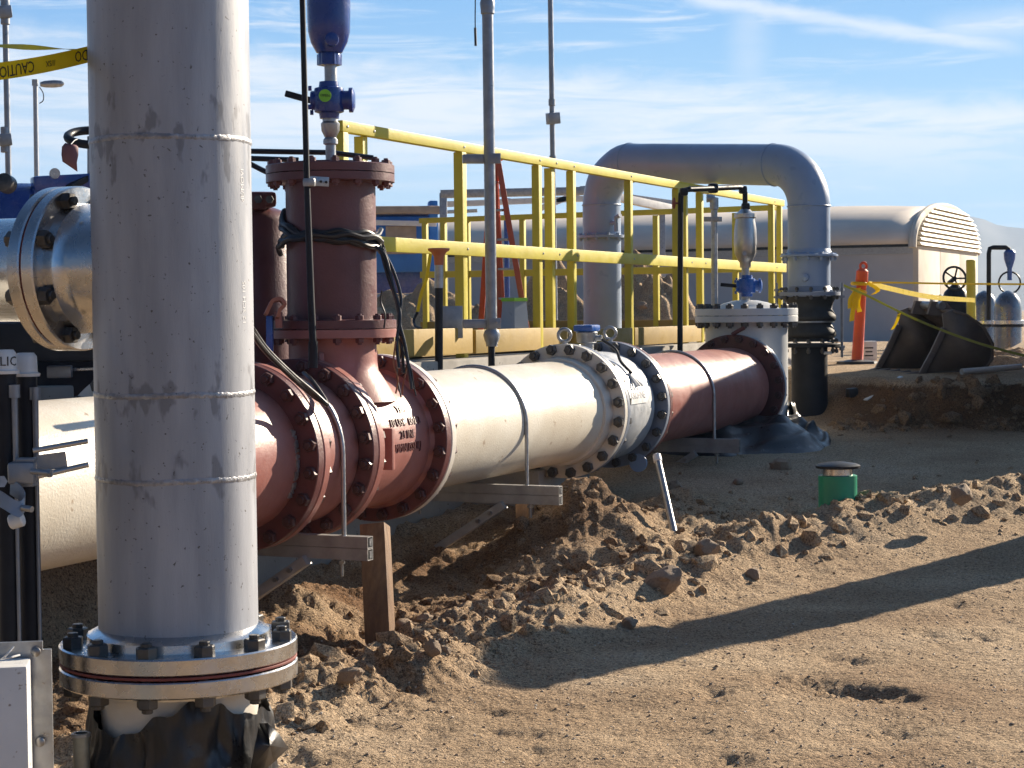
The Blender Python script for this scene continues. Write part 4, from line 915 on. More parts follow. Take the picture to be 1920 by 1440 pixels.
# street lamp
Y = 42; a = at(68, 500, Y); g_ = gz(a.x, a.y)
t = thing('street_lamp', Vector((a.x, Y, g_)), 'distant grey lamp post with a flat lamp head pointing right', 'lamp post')
MB().cyl(Vector((a.x+.03, Y, g_)), at(66, 152, Y), .062, .052, seg=14).build('pole_tube', 'galv', t)
b = MB(); b.lathe(at(76, 158, Y), (1, 0, .02), [(0, .05), (.1, .075), (.3, .085), (.46, .07), (.52, .02)], 16); b.box(at(66, 155, Y), (.12, .1, .14)); b.build('lamp_head', 'galv', t)
b = MB(); b.tube(spline([at(74, 163, Y), at(81, 175, Y), at(81, 188, Y), at(74, 194, Y)], 6), .012, 6); b.build('loose_cable', 'cable', t)
# thin black rod in front of the red column
Y = 8.33
t = thing('instrument_rod', at(588, 668, Y), 'thin black rod rising in front of the red column and out of the picture', 'rod')
MB().tube([at(588, 668, Y), at(583, 560, Y), at(575, 330, Y), at(567, 0, Y), at(565, -80, Y)], [.017, .016, .0135, .0125, .0125], 14).build('rod_tube', 'black', t)
MB().cyl(at(587, 690, Y), at(587, 640, Y), .021, seg=14).build('lower_sleeve', 'black', t)
t2 = thing('rod_clamp', at(585, 345, Y+.05), 'short slotted steel bracket clamping the black rod below the blind flange', 'bracket')
b = MB(); b.box(at(598, 340, Y+.08), (.09, .003, .042), (1, .35, -.05), bev=.001); b.build('bracket_plate', 'galv', t2); b = MB(); b.box(at(580, 342, Y-.0), (.055, .035, .040), (1, -.1, 0), bev=.012); b.build('clamp_block', 'galv', t2)
for px in (591, 602, 612):
    p = at(px, 340+(px-598)*.12, Y+.07+(px-598)*.0009); b = MB(); b.cyl(p, p-Vector((.0, .006, 0)), .006, seg=10); b.build('slot', 'ink', t2)
# marker post with orange cap
Y = 11.3
t = thing('marker_post', at(823, 685, Y), 'black marker post with flared orange cap in front of the ochre beam', 'post')
MB().cyl(at(823, 700, Y), at(823, 540, Y), .024, seg=20).build('post_tube', 'black', t); MB().cyl(at(823, 540, Y), at(823, 490, Y), .026, seg=20).build('sleeve', 'galv', t)
b = MB(); b.lathe(at(823, 497, Y), U3, [(0, .028), (.05, .030), (.075, .045), (.085, .062), (.097, .066), (.10, .06)], 28); b.build('cap', mat('faded orange cap', (.42, .13, .06), rough=.5), t)

# ------------------------------------------------------------------ cables round the column
def cables():
    c = TC; t = thing('cable_coil', at(620, 450, 8.7), 'loose black cable coiled round the red column with frayed ends hanging right', 'cable')
    def rz(py): return at(640, py, 8.66).z
    b = MB(); cd = math.atan2(-c.y, -c.x)
    def wrap_(h0, h1, h2, r, a0, a1, rad=.0125, ph=0):
        pts = []
        for k in range(40):
            f = k/39; th = a0+(a1-a0)*f; z = h0*(1-f)**2 + 2*h1*f*(1-f) + h2*f*f + .006*math.sin(k*.8+ph)
            pts.append(Vector((c.x+r*math.cos(cd+R(th)), c.y+r*math.sin(cd+R(th)), z)))
        b = MB(); b.tube(pts, rad, 8); b.build('cable_loop', 'cable', t)
    for k, (a, q, e, r) in enumerate(((388, 480, 448, .222), (395, 470, 455, .228), (410, 475, 430, .232), (440, 440, 462, .222), (455, 430, 470, .236), (470, 425, 450, .245), (450, 425, 440, .226))):
        wrap_(rz(a), rz(q), rz(e), r, -105, 92-4*k, ph=k)
    for k in range(4):
        wrap_(rz(450+6*k), rz(455), rz(395+4*k), .226+.006*k, 80, 250, ph=k)
    X = lambda px, py, dY=0: at(px, py, 8.72+dY)
    for pts in ([(712, 462), (728, 520), (745, 570), (752, 630), (757, 700)], [(716, 465), (738, 510), (752, 560), (748, 600), (760, 650), (772, 730)], [(704, 462), (722, 480), (735, 530), (750, 590), (744, 640), (748, 690)]):
        b = MB(); b.tube(spline([X(*p, -.02*i) for i, p in enumerate(pts)], 6), .008, 7); b.build('hanging_cable', 'cable', t)
    for k, pts in enumerate(([(745, 620), (752, 660), (744, 700), (752, 745)], [(750, 630), (764, 670), (756, 720), (754, 740)], [(752, 650), (770, 690), (775, 720), (780, 742)], [(742, 640), (738, 680), (746, 710), (742, 738)], [(716, 545), (714, 565), (722, 590), (720, 615)])):
        b = MB(); b.tube(spline([X(*p, -.05-.02*k) for p in pts], 6), .004, 6); b.build('wire_end', 'copper' if k % 2 else 'cable', t)
    t = thing('hanging_cable', at(600, 760, 8.0), 'doubled black cable sagging from behind the riser onto the first red flanges', 'cable')
    for k in range(2):
        b = MB(); b.tube(spline([at(470, 612+10*k, 7.2), at(500, 655+6*k, 7.5), at(545, 700+5*k, 7.75), at(590-4*k, 738+3*k, 7.95), at(612-2*k, 758-3*k, 8.0), at(604, 742, 8.06), at(585, 715, 8.1), at(570, 700, 8.2)], 8), .011, 8); b.build('cable_strand', 'cable', t)
    t = thing('black_hose', at(480, 290, 8.9), 'black hoses running flat from the stainless riser behind the blind flange', 'hose')
    for pts in ([(440, 283), (500, 284), (620, 286), (700, 296)], [(440, 296), (500, 298), (560, 300)], [(455, 300), (490, 318), (520, 332)]):
        b = MB(); b.tube([at(*p, 9.25) for p in pts], .013, 8); b.build('hose_run', 'cable', t)
cables()
# red casting behind the column, partly hidden
def casting():
    Y = 9.3; t = thing('red_valve_bonnet', at(480, 640, Y), 'dark red cast valve bonnet half hidden between the riser and the red column', 'valve')
    x0 = at(470, 500, Y); b = MB(); b.lathe(Vector((x0.x, Y, 0)), U3, [(at(0, 690, Y).z, .22), (at(0, 420, Y).z, .22), (at(0, 405, Y).z, .19), (at(0, 395, Y).z, .12)], 40); b.build('bonnet', 'red_shaded', t)
    b = MB(); c = at(490, 375, Y-.15); b.box(c, (.13, .13, .075), (1, .3, 0), bev=.02); b.box(at(478, 378, Y-.15), (.1, .15, .09), (1, .3, 0), bev=.025); b.build('bolt_lugs', 'red_shaded', t)
    for px in (485, 506): q = at(px, 374, Y-.225); b = MB(); b.cyl(q, q-Vector((0, .02, 0)), .02, seg=6); b.build('bolt', 'bolt', t)
    t = thing('lifting_hook', at(515, 600, 8.6), 'pale orange lifting lug catching sun low between riser and red column', 'hook')
    pts = [at(*p, 8.55) for p in ((498, 590), (505, 575), (512, 564), (526, 562), (533, 572), (524, 582), (520, 596))]
    b = MB(); b.ribbon(spline(pts, 6), .035, (.3, -1, .2), .008); b.build('lug', mat('faded red lug', (.45, .17, .10), rough=.5), t)
    b = MB(); b.beam(at(506, 592, 8.6), at(506, 660, 8.6), .045, .03, .004); b.build('blue_bar', 'blue_lt', t)
    b = MB(); b.beam(at(522, 585, 8.6), at(524, 615, 8.6), .06, .03, .004); b.build('lug_plate', 'red', t)
casting()

# ------------------------------------------------------------------ blue valve group at the left
def leftback():
    Y = 6.6; t = thing('blue_actuator', at(60, 470, Y), 'blue gear operator with dark hub and black handwheel seen left of the riser', 'actuator')
    b = MB(); c = at(30, 372, Y); b.lathe(c+Vector((0, .1, -.2)), U3, [(0, .16), (.16, .16), (.22, .13), (.255, .06), (.258, 0)], 32); b.build('gear_housing', 'blue', t)
    b = MB(); q = at(16, 347, Y-.1); b.lathe(q, (-.2, -1, .2), [(0, .032), (.04, .032), (.045, .02)], 24); b.build('hub', 'bolt', t)
    b = MB(); b.beam(at(60, 345, Y), at(190, 338, Y+.1), .07, .05, .01); b.beam(at(60, 362, Y), at(190, 350, Y+.1), .05, .03, .01); b.build('arm', 'blue', t)
    b = MB(); b.lathe(at(102, 326, Y-.05), (.3, -1, 0), [(0, .018), (.03, .018)], 14); b.build('knob', 'galv', t)
    b = MB(); b.beam(at(130, 352, Y), at(185, 322, Y+.1), .03, .022, .004); b.build('lever', 'black', t)
    b = MB(); b.torus(at(176, 258, Y+.1), (.1, -.38, 1), .09, .015, 40, 10); b.build('handwheel', 'black', t)
    b = MB(); b.cyl(at(172, 340, Y+.1), at(172, 256, Y+.1), .016, seg=14); b.build('stem', 'galv', t)
    t = thing('red_tag', at(132, 318, Y-.1), 'curled red paper tag hanging by the black handwheel', 'tag')
    vs = []; P_ = lambda px, py, d: at(px, py, Y-.1+d)
    rows = [((122, 268), (143, 272)), ((116, 275), (147, 276)), ((115, 290), (147, 290)), ((117, 303), (144, 305)), ((126, 309), (145, 322))]
    b = MB(); vs = []
    for i, (l, r) in enumerate(rows): vs += [P_(*l, 0), P_((l[0]+r[0])/2, (l[1]+r[1])/2, -.012), P_(*r, .01-.01*i)]
    b.add(vs, [(i*3+k, i*3+k+1, i*3+k+4, i*3+k+3) for i in range(4) for k in range(2)]); o = b.build('paper', 'tag', t); s = o.modifiers.new('s', 'SOLIDIFY'); s.thickness = .001
    b = MB(); b.tube(spline([at(132, 272, Y-.1), at(142, 262, Y), at(155, 262, Y+.05)], 5), .0015, 6); b.build('string', 'white_pvc', t)
    # big blue valve body behind the branch
    Y = 8.0; t = thing('blue_valve', at(40, 700, Y), 'large dark blue valve body behind the stainless branch flange', 'valve')
    c = at(30, 420, Y); b = MB(); b.lathe(Vector((c.x, Y+.35, 0)), U3, [(.9, .16), (1.15, .2), (1.3, .25), (at(0, 400, Y).z, .25), (at(0, 380, Y).z, .24), (at(0, 362, Y).z, .13)], 40); b.build('bonnet', 'blue', t)
    b = MB(); b.box(at(90, 640, Y+.3), (.42, .16, .16), (1, .2, 0), bev=.02); b.box(at(60, 690, Y+.1), (.3, .1, .1), (1, .2, 0), bev=.01); b.build('yoke', 'black', t)
    b = MB(); b.box(at(112, 697, Y-.15), (.10, .05, .05), (1, .1, 0), bev=.006); b.lathe(at(98, 672, Y-.15), U3, [(0, .018), (.02, .022), (.04, .012)], 12); b.build('limit_switch', 'galv_pole', t)
    b = MB(); b.beam(at(130, 693, Y-.1), at(186, 691, Y-.1), .02, .012, .002); b.build('bright_bar', 'stainless', t)
    t = thing('machinery_base', at(60, 760, 7.8), 'dark shaded steel machine base behind the blue valve', 'machine base')
    b = MB(); c = at(60, 690, 7.9); b.box(c + Vector((-.3, .3, -.15)), (1.6, .5, .55), (1, .2, 0), bev=.03); b.build('base_block', 'black', t); b = MB(); b.box(at(100, 640, 7.7), (.5, .3, .16), (1, .2, 0), bev=.02); b.build('upper_block', 'black', t)
leftback()
# caution tape at the top left
def ctape():
    Yr_, Yl_ = 3.95, 3.55; p0 = at(200, 93, 3.98); p1 = at(-60, 141, Yl_)
    t = thing('caution_tape', p0, 'yellow caution tape with black letters stretched from the riser to the left edge', 'tape')
    n = 24; pts = [p0.lerp(p1, k/n) - U3*.006*math.sin(math.pi*k/n) for k in range(n+1)]
    w = .032; b = MB(); b.ribbon(pts, w, (0, -.25, 1), .0004); tp = b.build('tape_strip', 'tape', t)
    X = (p1-p0).normalized(); Zd = Vector((0, -.25, 1)); Zd = (Zd - X*Zd.dot(X)).normalized()
    # read from the other end: the words run right to left and upside down
    for s, f in (('CUIDADO', .02), ('CAUTION', .72)):
        pass
    nn = X.cross(-Zd); nrm = nn if nn.y < 0 else -nn
    def put(px, s, size):
        q = at(px, 93+(200-px)*48/260, 3.7); f = (q-p0).dot(X); f = (960-px); 
        # solve the place on the tape that shows at this column
        lo, hi = 0., 1.
        for _ in range(40):
            mid = (lo+hi)/2; v = p0.lerp(p1, mid)-Vector((0, 0, EYE)); col = 960 + F*v.dot(RT)/v.dot(fw)
            if col > px: lo = mid
            else: hi = mid
        o = p0.lerp(p1, lo) - U3*.006*math.sin(math.pi*lo) + nrm*.0012
        text_flat('tape_lettering', s, size, o, X, -Zd, 'ink', tp, .0002)
    put(24, 'CAUTION', .031); put(176, 'CUIDADO', .031); put(94, '///SX', .016)
    b = MB(); pts = [at(205, 96, 4.02).lerp(at(-60, 83, 4.6), k/12) for k in range(13)]; b.ribbon(pts, lambda f: .004+.009*math.sin(math.pi*f)**2, lambda f: (0, math.sin(f*5), math.cos(f*5)), .0004); b.build('twisted_strip', 'tape_shaded', t)
ctape()

# ------------------------------------------------------------------ stake, green pipe
g0 = at(1266, 992, 10.35); t = thing('steel_stake', Vector((g0.x, g0.y, gz(g0.x, g0.y))), 'leaning grey steel tube stuck in the ground by the flow meter', 'stake')
b0 = Vector((g0.x, g0.y, min(g0.z, gz(g0.x, g0.y))-.03)); tp_ = at(1231, 853, 10.7)
MB().cyl(b0, tp_, .019, seg=20).build('tube', 'galv', t); MB().cyl(tp_-(tp_-b0).normalized()*.05, tp_, .024, seg=20, bev=.004).build('cap', 'white_pvc', t)
p = atz(1571, 975, .12); p.z = gz(p.x, p.y)
for _ in range(12): q = atz(1571, 978, p.z); p = Vector((q.x, q.y, gz(q.x, q.y)))
k = p.y/F; t = thing('green_capped_pipe', p, 'green plastic pipe stub with black lid standing on the shaded ground', 'pipe stub')
MB().lathe(p, U3, [(-.1, 36*k), (58*k, 36*k), (59*k, 34*k)], 40).build('pipe_body', 'green', t); MB().lathe(p, U3, [(56*k, 28*k), (72*k, 28*k)], 36).build('steel_collar', 'stainless', t); MB().lathe(p, U3, [(71*k, 30*k), (72*k, 41*k), (77*k, 42*k), (80*k, 36*k), (83*k, 18*k), (85*k, 0)], 40).build('lid', 'black', t)

# ------------------------------------------------------------------ things on the platform
Y = 17.0; zd = EYE-.237
t = thing('step_ladder', Vector((at(935, 600, Y).x, Y, zd)), 'orange fibreglass step ladder standing open behind the near railing', 'ladder')
up0 = at(926, 300, Y)
for (px, py, dy, nm) in ((990, 606, -.35, 'front_stile'), (938, 606, -.1, 'front_stile'), (944, 606, .35, 'rear_stile'), (900, 606, .5, 'rear_stile')):
    bt = at(px, py, Y+dy); bt.z = zd; tpp = up0 + Vector(((px-930)*.0006, dy*.15, 0)); MB().beam(bt, tpp, .05, .075, .003, (0, 1, 0)).build(nm, 'ladder', t)
for f in (.15, .33, .51, .69, .86):
    l = at(938, 606, Y-.1).lerp(up0, f); r = at(990, 606, Y-.35).lerp(up0, f); MB().beam(l, r, .06, .02, .002).build('tread', 'galv', t)
b = MB(); b.box(up0+U3*.02, (.16, .12, .05), bev=.01); b.build('top_cap', 'ladder', t)
t = thing('trash_can', Vector((at(965, 610, 16.6).x, 16.6, zd)), 'grey tapered bin with lime green rim on the platform beside the ladder', 'bin')
c = t.location; b = MB(); b.lathe(c, U3, [(0, .13), (.31, .105)], 4); b.build('bin_body', 'grey', t, 20); b = MB(); b.lathe(c+U3*.31, U3, [(0, .115), (.03, .115)], 4); b.build('rim', 'lime', t, 20)
t = thing('ratchet_strap', at(775, 610, 16), 'yellow and black strap hanging from the railing left of marker post', 'strap')
b = MB(); b.ribbon(spline([at(808, 470, 16), at(800, 520, 16), at(790, 550, 16), at(783, 585, 16)], 8), .03, (1, .2, .2), .002); b.build('strap_web', 'tape', t)
b = MB(); b.tube(spline([at(783, 585, 16), at(776, 600, 16), at(779, 612, 15.9), at(790, 616, 15.8)], 6), .012, 8); b.build('strap_tail', 'black', t)
# grey conduit standing beside the vent pipe
t = pole('conduit_pole', at(1340, 600, 15.6), at(1339, 375, 15.6), .026, 'galv', 'bright grey conduit with elbow on top standing left of the stainless air valve', fits=((.97, .036, .1),))
b = MB(); b.tube([at(1339, 380, 15.6), at(1335, 372, 15.6), at(1325, 372, 15.6)], .034, 12); b.build('elbow', 'galv', t); b = MB(); b.beam(at(1322, 411, 15.7), at(1351, 411, 15.5), .03, .04); b.build('clamp', 'galv_pole', t)

# ------------------------------------------------------------------ right: bucket, delineator, tapes, valves
def rightside():
    def g(px, py, Y): p = at(px, py, Y); return Vector((p.x, p.y, gz(p.x, p.y)))
    # excavator bucket: side profile swept across
    Y = 16.9; t = thing('excavator_bucket', g(1750, 708, Y), 'dark worn excavator bucket lying mouth down left on the dirt', 'bucket')
    base = t.location.z
    prof = [(1712, 703), (1735, 660), (1756, 615), (1753, 588), (1774, 580), (1800, 589), (1830, 610), (1848, 643), (1847, 672), (1828, 700), (1797, 712), (1750, 710)]
    def pt(px, py, f):
        "f = 0 on the near side plate, 1 on the far one"
        q = at(px, py, Y); return Vector((q.x - .22*f, Y - .3 + .85*f, max(base-.03, q.z + .02*f)))
    back = prof[4:]; b = MB(); vs = []
    for px, py in back: vs += [pt(px, py, 0), pt(px, py, .5), pt(px, py, 1)]
    n = len(back); b.add(vs, [(3*i+k, 3*i+k+1, 3*i+k+4, 3*i+k+3) for i in range(n-1) for k in range(2)]); o = b.build('shell', 'bucket', t); s = o.modifiers.new('s', 'SOLIDIFY'); s.thickness = .025
    b = MB(); b.add([pt(1712, 703, 0), pt(1712, 703, 1), pt(1797, 712, 1), pt(1797, 712, 0)], [(0, 1, 2, 3)]); o = b.build('floor_plate', 'bucket', t); s = o.modifiers.new('s', 'SOLIDIFY'); s.thickness = .025
    for f in (0, 1):
        b = MB(); b.add([pt(px, py, f) for px, py in prof], [tuple(range(len(prof)))]); o = b.build('side_plate', 'bucket', t); s = o.modifiers.new('s', 'SOLIDIFY'); s.thickness = .03
        b = MB()
        for i in range(2): b.beam(pt(*prof[i], f), pt(*prof[i+1], f), .05, .05, .006)
        b.build('side_cutter', 'bucket', t)
    q0, q1 = pt(1706, 704, 0), pt(1706, 704, 1); b = MB(); b.beam(q0, q1, .12, .03, .004); b.build('cutting_edge', 'bucket', t)
    for f in (.04, .27, .5, .73, .96):
        c = q0.lerp(q1, f); b = MB(); b.beam(c+Vector((.05, 0, .02)), c+Vector((-.17, -.02, -.02)), .06, .045, .012); b.build('tooth', 'bucket', t)
    for f in (.3, .65):
        pts = [pt(1750, 590, f), pt(1757, 566, f), pt(1785, 568, f), pt(1812, 598, f)]; nrm = (pt(1750, 590, 1)-pt(1750, 590, 0)).normalized()*.02; b = MB()
        b.add([p-nrm for p in pts]+[p+nrm for p in pts], [(0, 1, 2, 3), (7, 6, 5, 4), (0, 4, 5, 1), (1, 5, 6, 2), (2, 6, 7, 3), (3, 7, 4, 0)]); b.build('hinge_ear', 'bucket', t)
    b = MB(); b.cyl(pt(1772, 574, .22), pt(1772, 574, .73), .035, seg=16); b.build('pin', 'galv_pole', t)
    # delineator post
    Y = 19; t = thing('delineator_post', g(1607, 684, Y), 'bright orange delineator post wrapped in yellow tape left of the bucket', 'delineator')
    b0 = t.location; tp = at(1617, 503, Y); b = MB(); b.lathe(b0, tp-b0, [(0, .075), (.03, .058), ((tp-b0).length*.82, .05), ((tp-b0).length*.84, .062), ((tp-b0).length*.97, .06), ((tp-b0).length, .03)], 24); b.build('post_tube', 'orange', t)
    b = MB(); b.lathe(b0-U3*.01, U3, [(0, .21), (.03, .20), (.045, .1), (.05, 0)], 8); b.build('rubber_base', 'rubber', t)
    b = MB(); b.torus(at(1619, 499, Y), (.3, -1, 0), .035, .014, 18, 8); b.build('loop_handle', 'orange', t)
    tt = thing('barricade_tape', at(1612, 540, Y-.1), 'yellow tape tied round the orange delineator with loose streamers', 'tape')
    b = MB(); 
    b.torus(at(1611, 532, Y), (tp-b0), .068, .02, 20, 6); b.torus(at(1610, 545, Y), (tp-b0)+Vector((.2, 0, 0)), .07, .018, 20, 6); b.build('tied_wrap', 'tape', tt)
    for pts in ([(1610, 540), (1603, 560), (1598, 590), (1597, 602)], [(1604, 545), (1595, 560), (1594, 578)], [(1625, 530), (1640, 538), (1646, 545), (1637, 552)], [(1612, 548), (1608, 570), (1612, 585)]):
        b = MB(); b.ribbon(spline([at(*p, Y-.12) for p in pts], 6), .05, (1, .3, .2), .002); b.build('streamer', 'tape', tt)
    def tp_(name, pts, w, m, lab, up=(0, .2, 1)):
        b = MB(); b.ribbon(spline([at(*p) for p in pts], 10), w, up, .001); o = b.build(name, m, None, 38, at(*pts[0])); tag(o, lab, 'tape')
    tp_('barricade_tape', [(1630, 532, 18.9), (1740, 560-4, 21), (1828, 563, 23.6)], .055, 'tape', 'bright yellow tape from the orange delineator to the yellow bollard')
    tp_('barricade_tape', [(1625, 530, 19), (1680, 530, 19), (1790, 532, 19), (1940, 533, 19)], .03, 'tape', 'thin flat tape running level from the delineator to the right edge', (0, .8, .6))
    tp_('barricade_tape', [(1582, 535, 16.6), (1625, 554, 16.5), (1720, 600, 16), (1830, 642, 15.6), (1940, 672, 15.3)], .022, 'tape_shaded', 'olive shaded tape slanting down across the excavator bucket')
    b = MB(); b.ribbon(spline([at(1686, 588, 16.1), at(1681, 604, 16.1), at(1673, 618, 16.1)], 5), .03, (1, 0, .3), .001); o = b.build('tape_streamer', 'tape', None, 38, at(1686, 588, 16.1)); tag(o, 'short yellow streamer hanging from the slanting olive tape', 'tape')
    # carton
    p = g(1627, 684, 19.8); b = MB(); b.box(p+U3*.1, (.15, .13, .2), (1, .3, 0), bev=.01); o = b.build('paper_carton', 'white_pvc', None, 38, p); tag(o, 'small white carton on the dirt just right of the delineator base', 'carton')
    b = MB(); 
    for dz, w in ((.13, .10), (.09, .08), (.05, .1)): b.box(p+Vector((0, -.0675, dz)), (w, .003, .014), (1, .3, 0))
    b.build('printing', 'ink', o)
    # yellow bollard
    p = g(1822, 640, 24); b = MB(); b.cyl(p-U3*.1, at(1820, 487, 24), .058, seg=24, bev=.01); o = b.build('yellow_bollard', 'yellow', None, 38, p); tag(o, 'slim yellow bollard behind the excavator bucket', 'bollard')
    # gate valve with handwheel
    Y = 25; t = thing('gate_valve', g(1790, 640, Y), 'dark gate valve with spoked handwheel beyond the bucket', 'valve'); c = at(1790, 522, Y)
    b = MB(); b.torus(c, (.15, -1, .2), .155, .016, 32, 8); a_, u_, w_ = frame((.15, -1, .2))
    for q in range(5): b.cyl(c, c+(u_*math.cos(q*1.257)+w_*math.sin(q*1.257))*.15, .012, seg=8)
    b.build('handwheel', 'black', t); b = MB(); b.cyl(c, c+Vector((0, .3, -.05)), .03, seg=12); b.lathe(g(1792, 640, Y+.35), U3, [(0, .2), (.35, .2), (.5, .22), (.75, .15), (.85, .05)], 24); b.build('valve_body', 'black', t)
    # stainless surge vessels
    VS_ = mat('smoky stainless', (.26, .26, .27), (.19, .19, .2), 5, .3, .85)
    for px, w, lab, Y in ((1890, 50, 'tall stainless vessel with domed top at the right edge', 23), (1846, 44, 'stainless vessel with rounded shoulder behind the yellow bollard', 25)):
        t = thing('stainless_vessel', g(px, 650, Y), lab, 'vessel', 'stainless vessels by the right edge'); o = t.location; rr = w/2/F*Y; zt = at(px, 545, Y).z
        b = MB(); b.lathe(Vector((o.x, o.y, 0)), U3, [(o.z-.05, rr), (zt-rr*1.3, rr), (zt-rr*.7, rr*.9), (zt-rr*.25, rr*.6), (zt, rr*.15), (zt, 0)], 32); b.build('shell', VS_, t)
        b = MB(); b.ring(Vector((o.x, o.y, at(px, 608, Y).z)), U3, .05, rr*.8, rr*1.2, 32); b.build('clamp_ring', 'stainless', t)
        b = MB(); b.lathe(Vector((o.x, o.y, at(px, 608, Y).z-.03)), U3, [(0, rr*1.22), (.03, rr*1.22)], 16); b.build('lower_ring', 'black', t)
    # small blue air valve with gooseneck
    Y = 24.5; t = thing('vent_pipe', g(1853, 640, Y), 'black gooseneck vent with small blue valve at the right edge', 'vent pipe')
    b = MB(); b.tube([at(1854, 600, Y), at(1854, 475, Y), at(1856, 466, Y), at(1862, 464, Y), at(1886, 464, Y), at(1891, 467, Y), at(1892, 475, Y), at(1892, 495, Y)], .03, 10); b.build('pipe_body', 'black', t)
    b = MB(); c = at(1893, 490, Y); b.lathe(Vector((c.x, c.y, 0)), -U3, [(-at(0, 488, Y).z, .05), (-at(0, 493, Y).z, .075), (-at(0, 505, Y).z, .07), (-at(0, 517, Y).z, .045), (-at(0, 523, Y).z, .03), (-at(0, 545, Y).z, .03)], 20); b.build('valve_body', 'blue_lt', t)
    b = MB(); b.torus(at(1893, 530, Y), (0, -1, 0), .14, .012, 20, 6); b.build('valve_loop', 'black', t)
    # litter on the bank
    a, c = at(1803, 709, 16.3), at(1914, 697, 16.6); a.z = gz(a.x, a.y)+.03; c.z = gz(c.x, c.y)+.045
    b = MB(); b.lathe(a, c-a, [(0, .022), (0, .026), ((c-a).length, .026), ((c-a).length, .022), (.01, .02)], 20, True); o = b.build('plastic_pipe', 'white_pvc', None, 38, a); tag(o, 'white plastic pipe lying on the dirt right of the bucket', 'pipe')
    p = g(1597, 714, 15.9); b = MB(); b.box(p+U3*.035, (.085, .07, .075), (1, .4, .1), bev=.012); o = b.build('black_fitting', 'rubber', None, 38, p); tag(o, 'small black fitting lying at the top of the trench edge', 'fitting')
    a, c = at(1622, 722, 15.75), at(1690, 717, 15.9); a.z = gz(a.x, a.y)+.012; c.z = gz(c.x, c.y)+.012
    b = MB(); b.beam(a, c, .05, .012, .003); o = b.build('pale_board', 'white_pvc', None, 38, a); tag(o, 'flat pale strip lying on top of the trench edge', 'board')
    a, c = at(1885, 668, 18.2), at(1945, 640, 18.8); a.z = gz(a.x, a.y)+.02; c.z = a.z+.16
    b = MB(); b.beam(a, c, .35, .03, .004); o = b.build('plywood_board', mat('plywood', (.5, .36, .2), rough=.7), None, 38, a); tag(o, 'tilted tan plywood board at the right edge', 'board')
rightside()

# ------------------------------------------------------------------ dirt piles
def pile(px, py, Y, w, h, dp, lab, seed, m='dirt'):
    p = at(px, py, Y); z0 = gz(p.x, Y)-.05; n = 90; vs = []
    for j in range(n):
        for i in range(n):
            u, v = i/(n-1)*2-1, j/(n-1)*2-1; r2 = u*u+v*v; e = max(0, 1-r2)
            q = Vector((u*3+seed, v*3, seed)); z = h*(e**.8)*(.75+.55*mnoise.noise(q*.8)) + e**.3*h*.16*mnoise.turbulence(q*1.6, 5, False) - .1*(e <= 0)
            vs.append((p.x+u*w, Y+v*dp, z0+z))
    b = MB(); b.add(vs, [(j*n+i, j*n+i+1, (j+1)*n+i+1, (j+1)*n+i) for j in range(n-1) for i in range(n-1)]); o = b.build('dirt_pile', m, None, 80, Vector((p.x, Y, z0))); tag(o, lab, 'dirt pile')
pile(1215, 590, 25.5, 1.1, 1.15, 1.2, 'brown dirt pile with stones behind the middle of the platform', 3)
pile(1030, 590, 26.5, 1.5, 1.1, 1.2, 'dark brown dirt heap seen through the railing posts', 8)
pile(800, 600, 27, 1.6, 1.0, 1.2, 'dirt heap left of the platform under the blue shelter', 12)
pile(1870, 690, 17.9, .9, .22, .5, 'low brown dirt hump at the right edge beyond the bucket', 5)
for k, (px, py, Y, w) in enumerate(((1225, 548, 25.2, 20), (1250, 575, 25.0, 24), (1268, 590, 25, 18), (1205, 570, 24.6, 20), (1236, 560, 24.9, 16))):
    p = at(px, py, Y); o = bpy.data.objects.new('rock', ROCKS[k]); COL.objects.link(o); s = w/2/F*Y; o.location = p - U3*s*.3; o.scale = (s, s, s); o.rotation_euler = (k, k*2, k)
    tag(o, ['pale stone at the top of the middle dirt pile', 'large stone on the right flank of the middle dirt pile', 'stone at the right foot of the middle dirt pile', 'stone low on the left face of the middle dirt pile', 'small stone at mid height of the middle dirt pile'][k], 'rock')

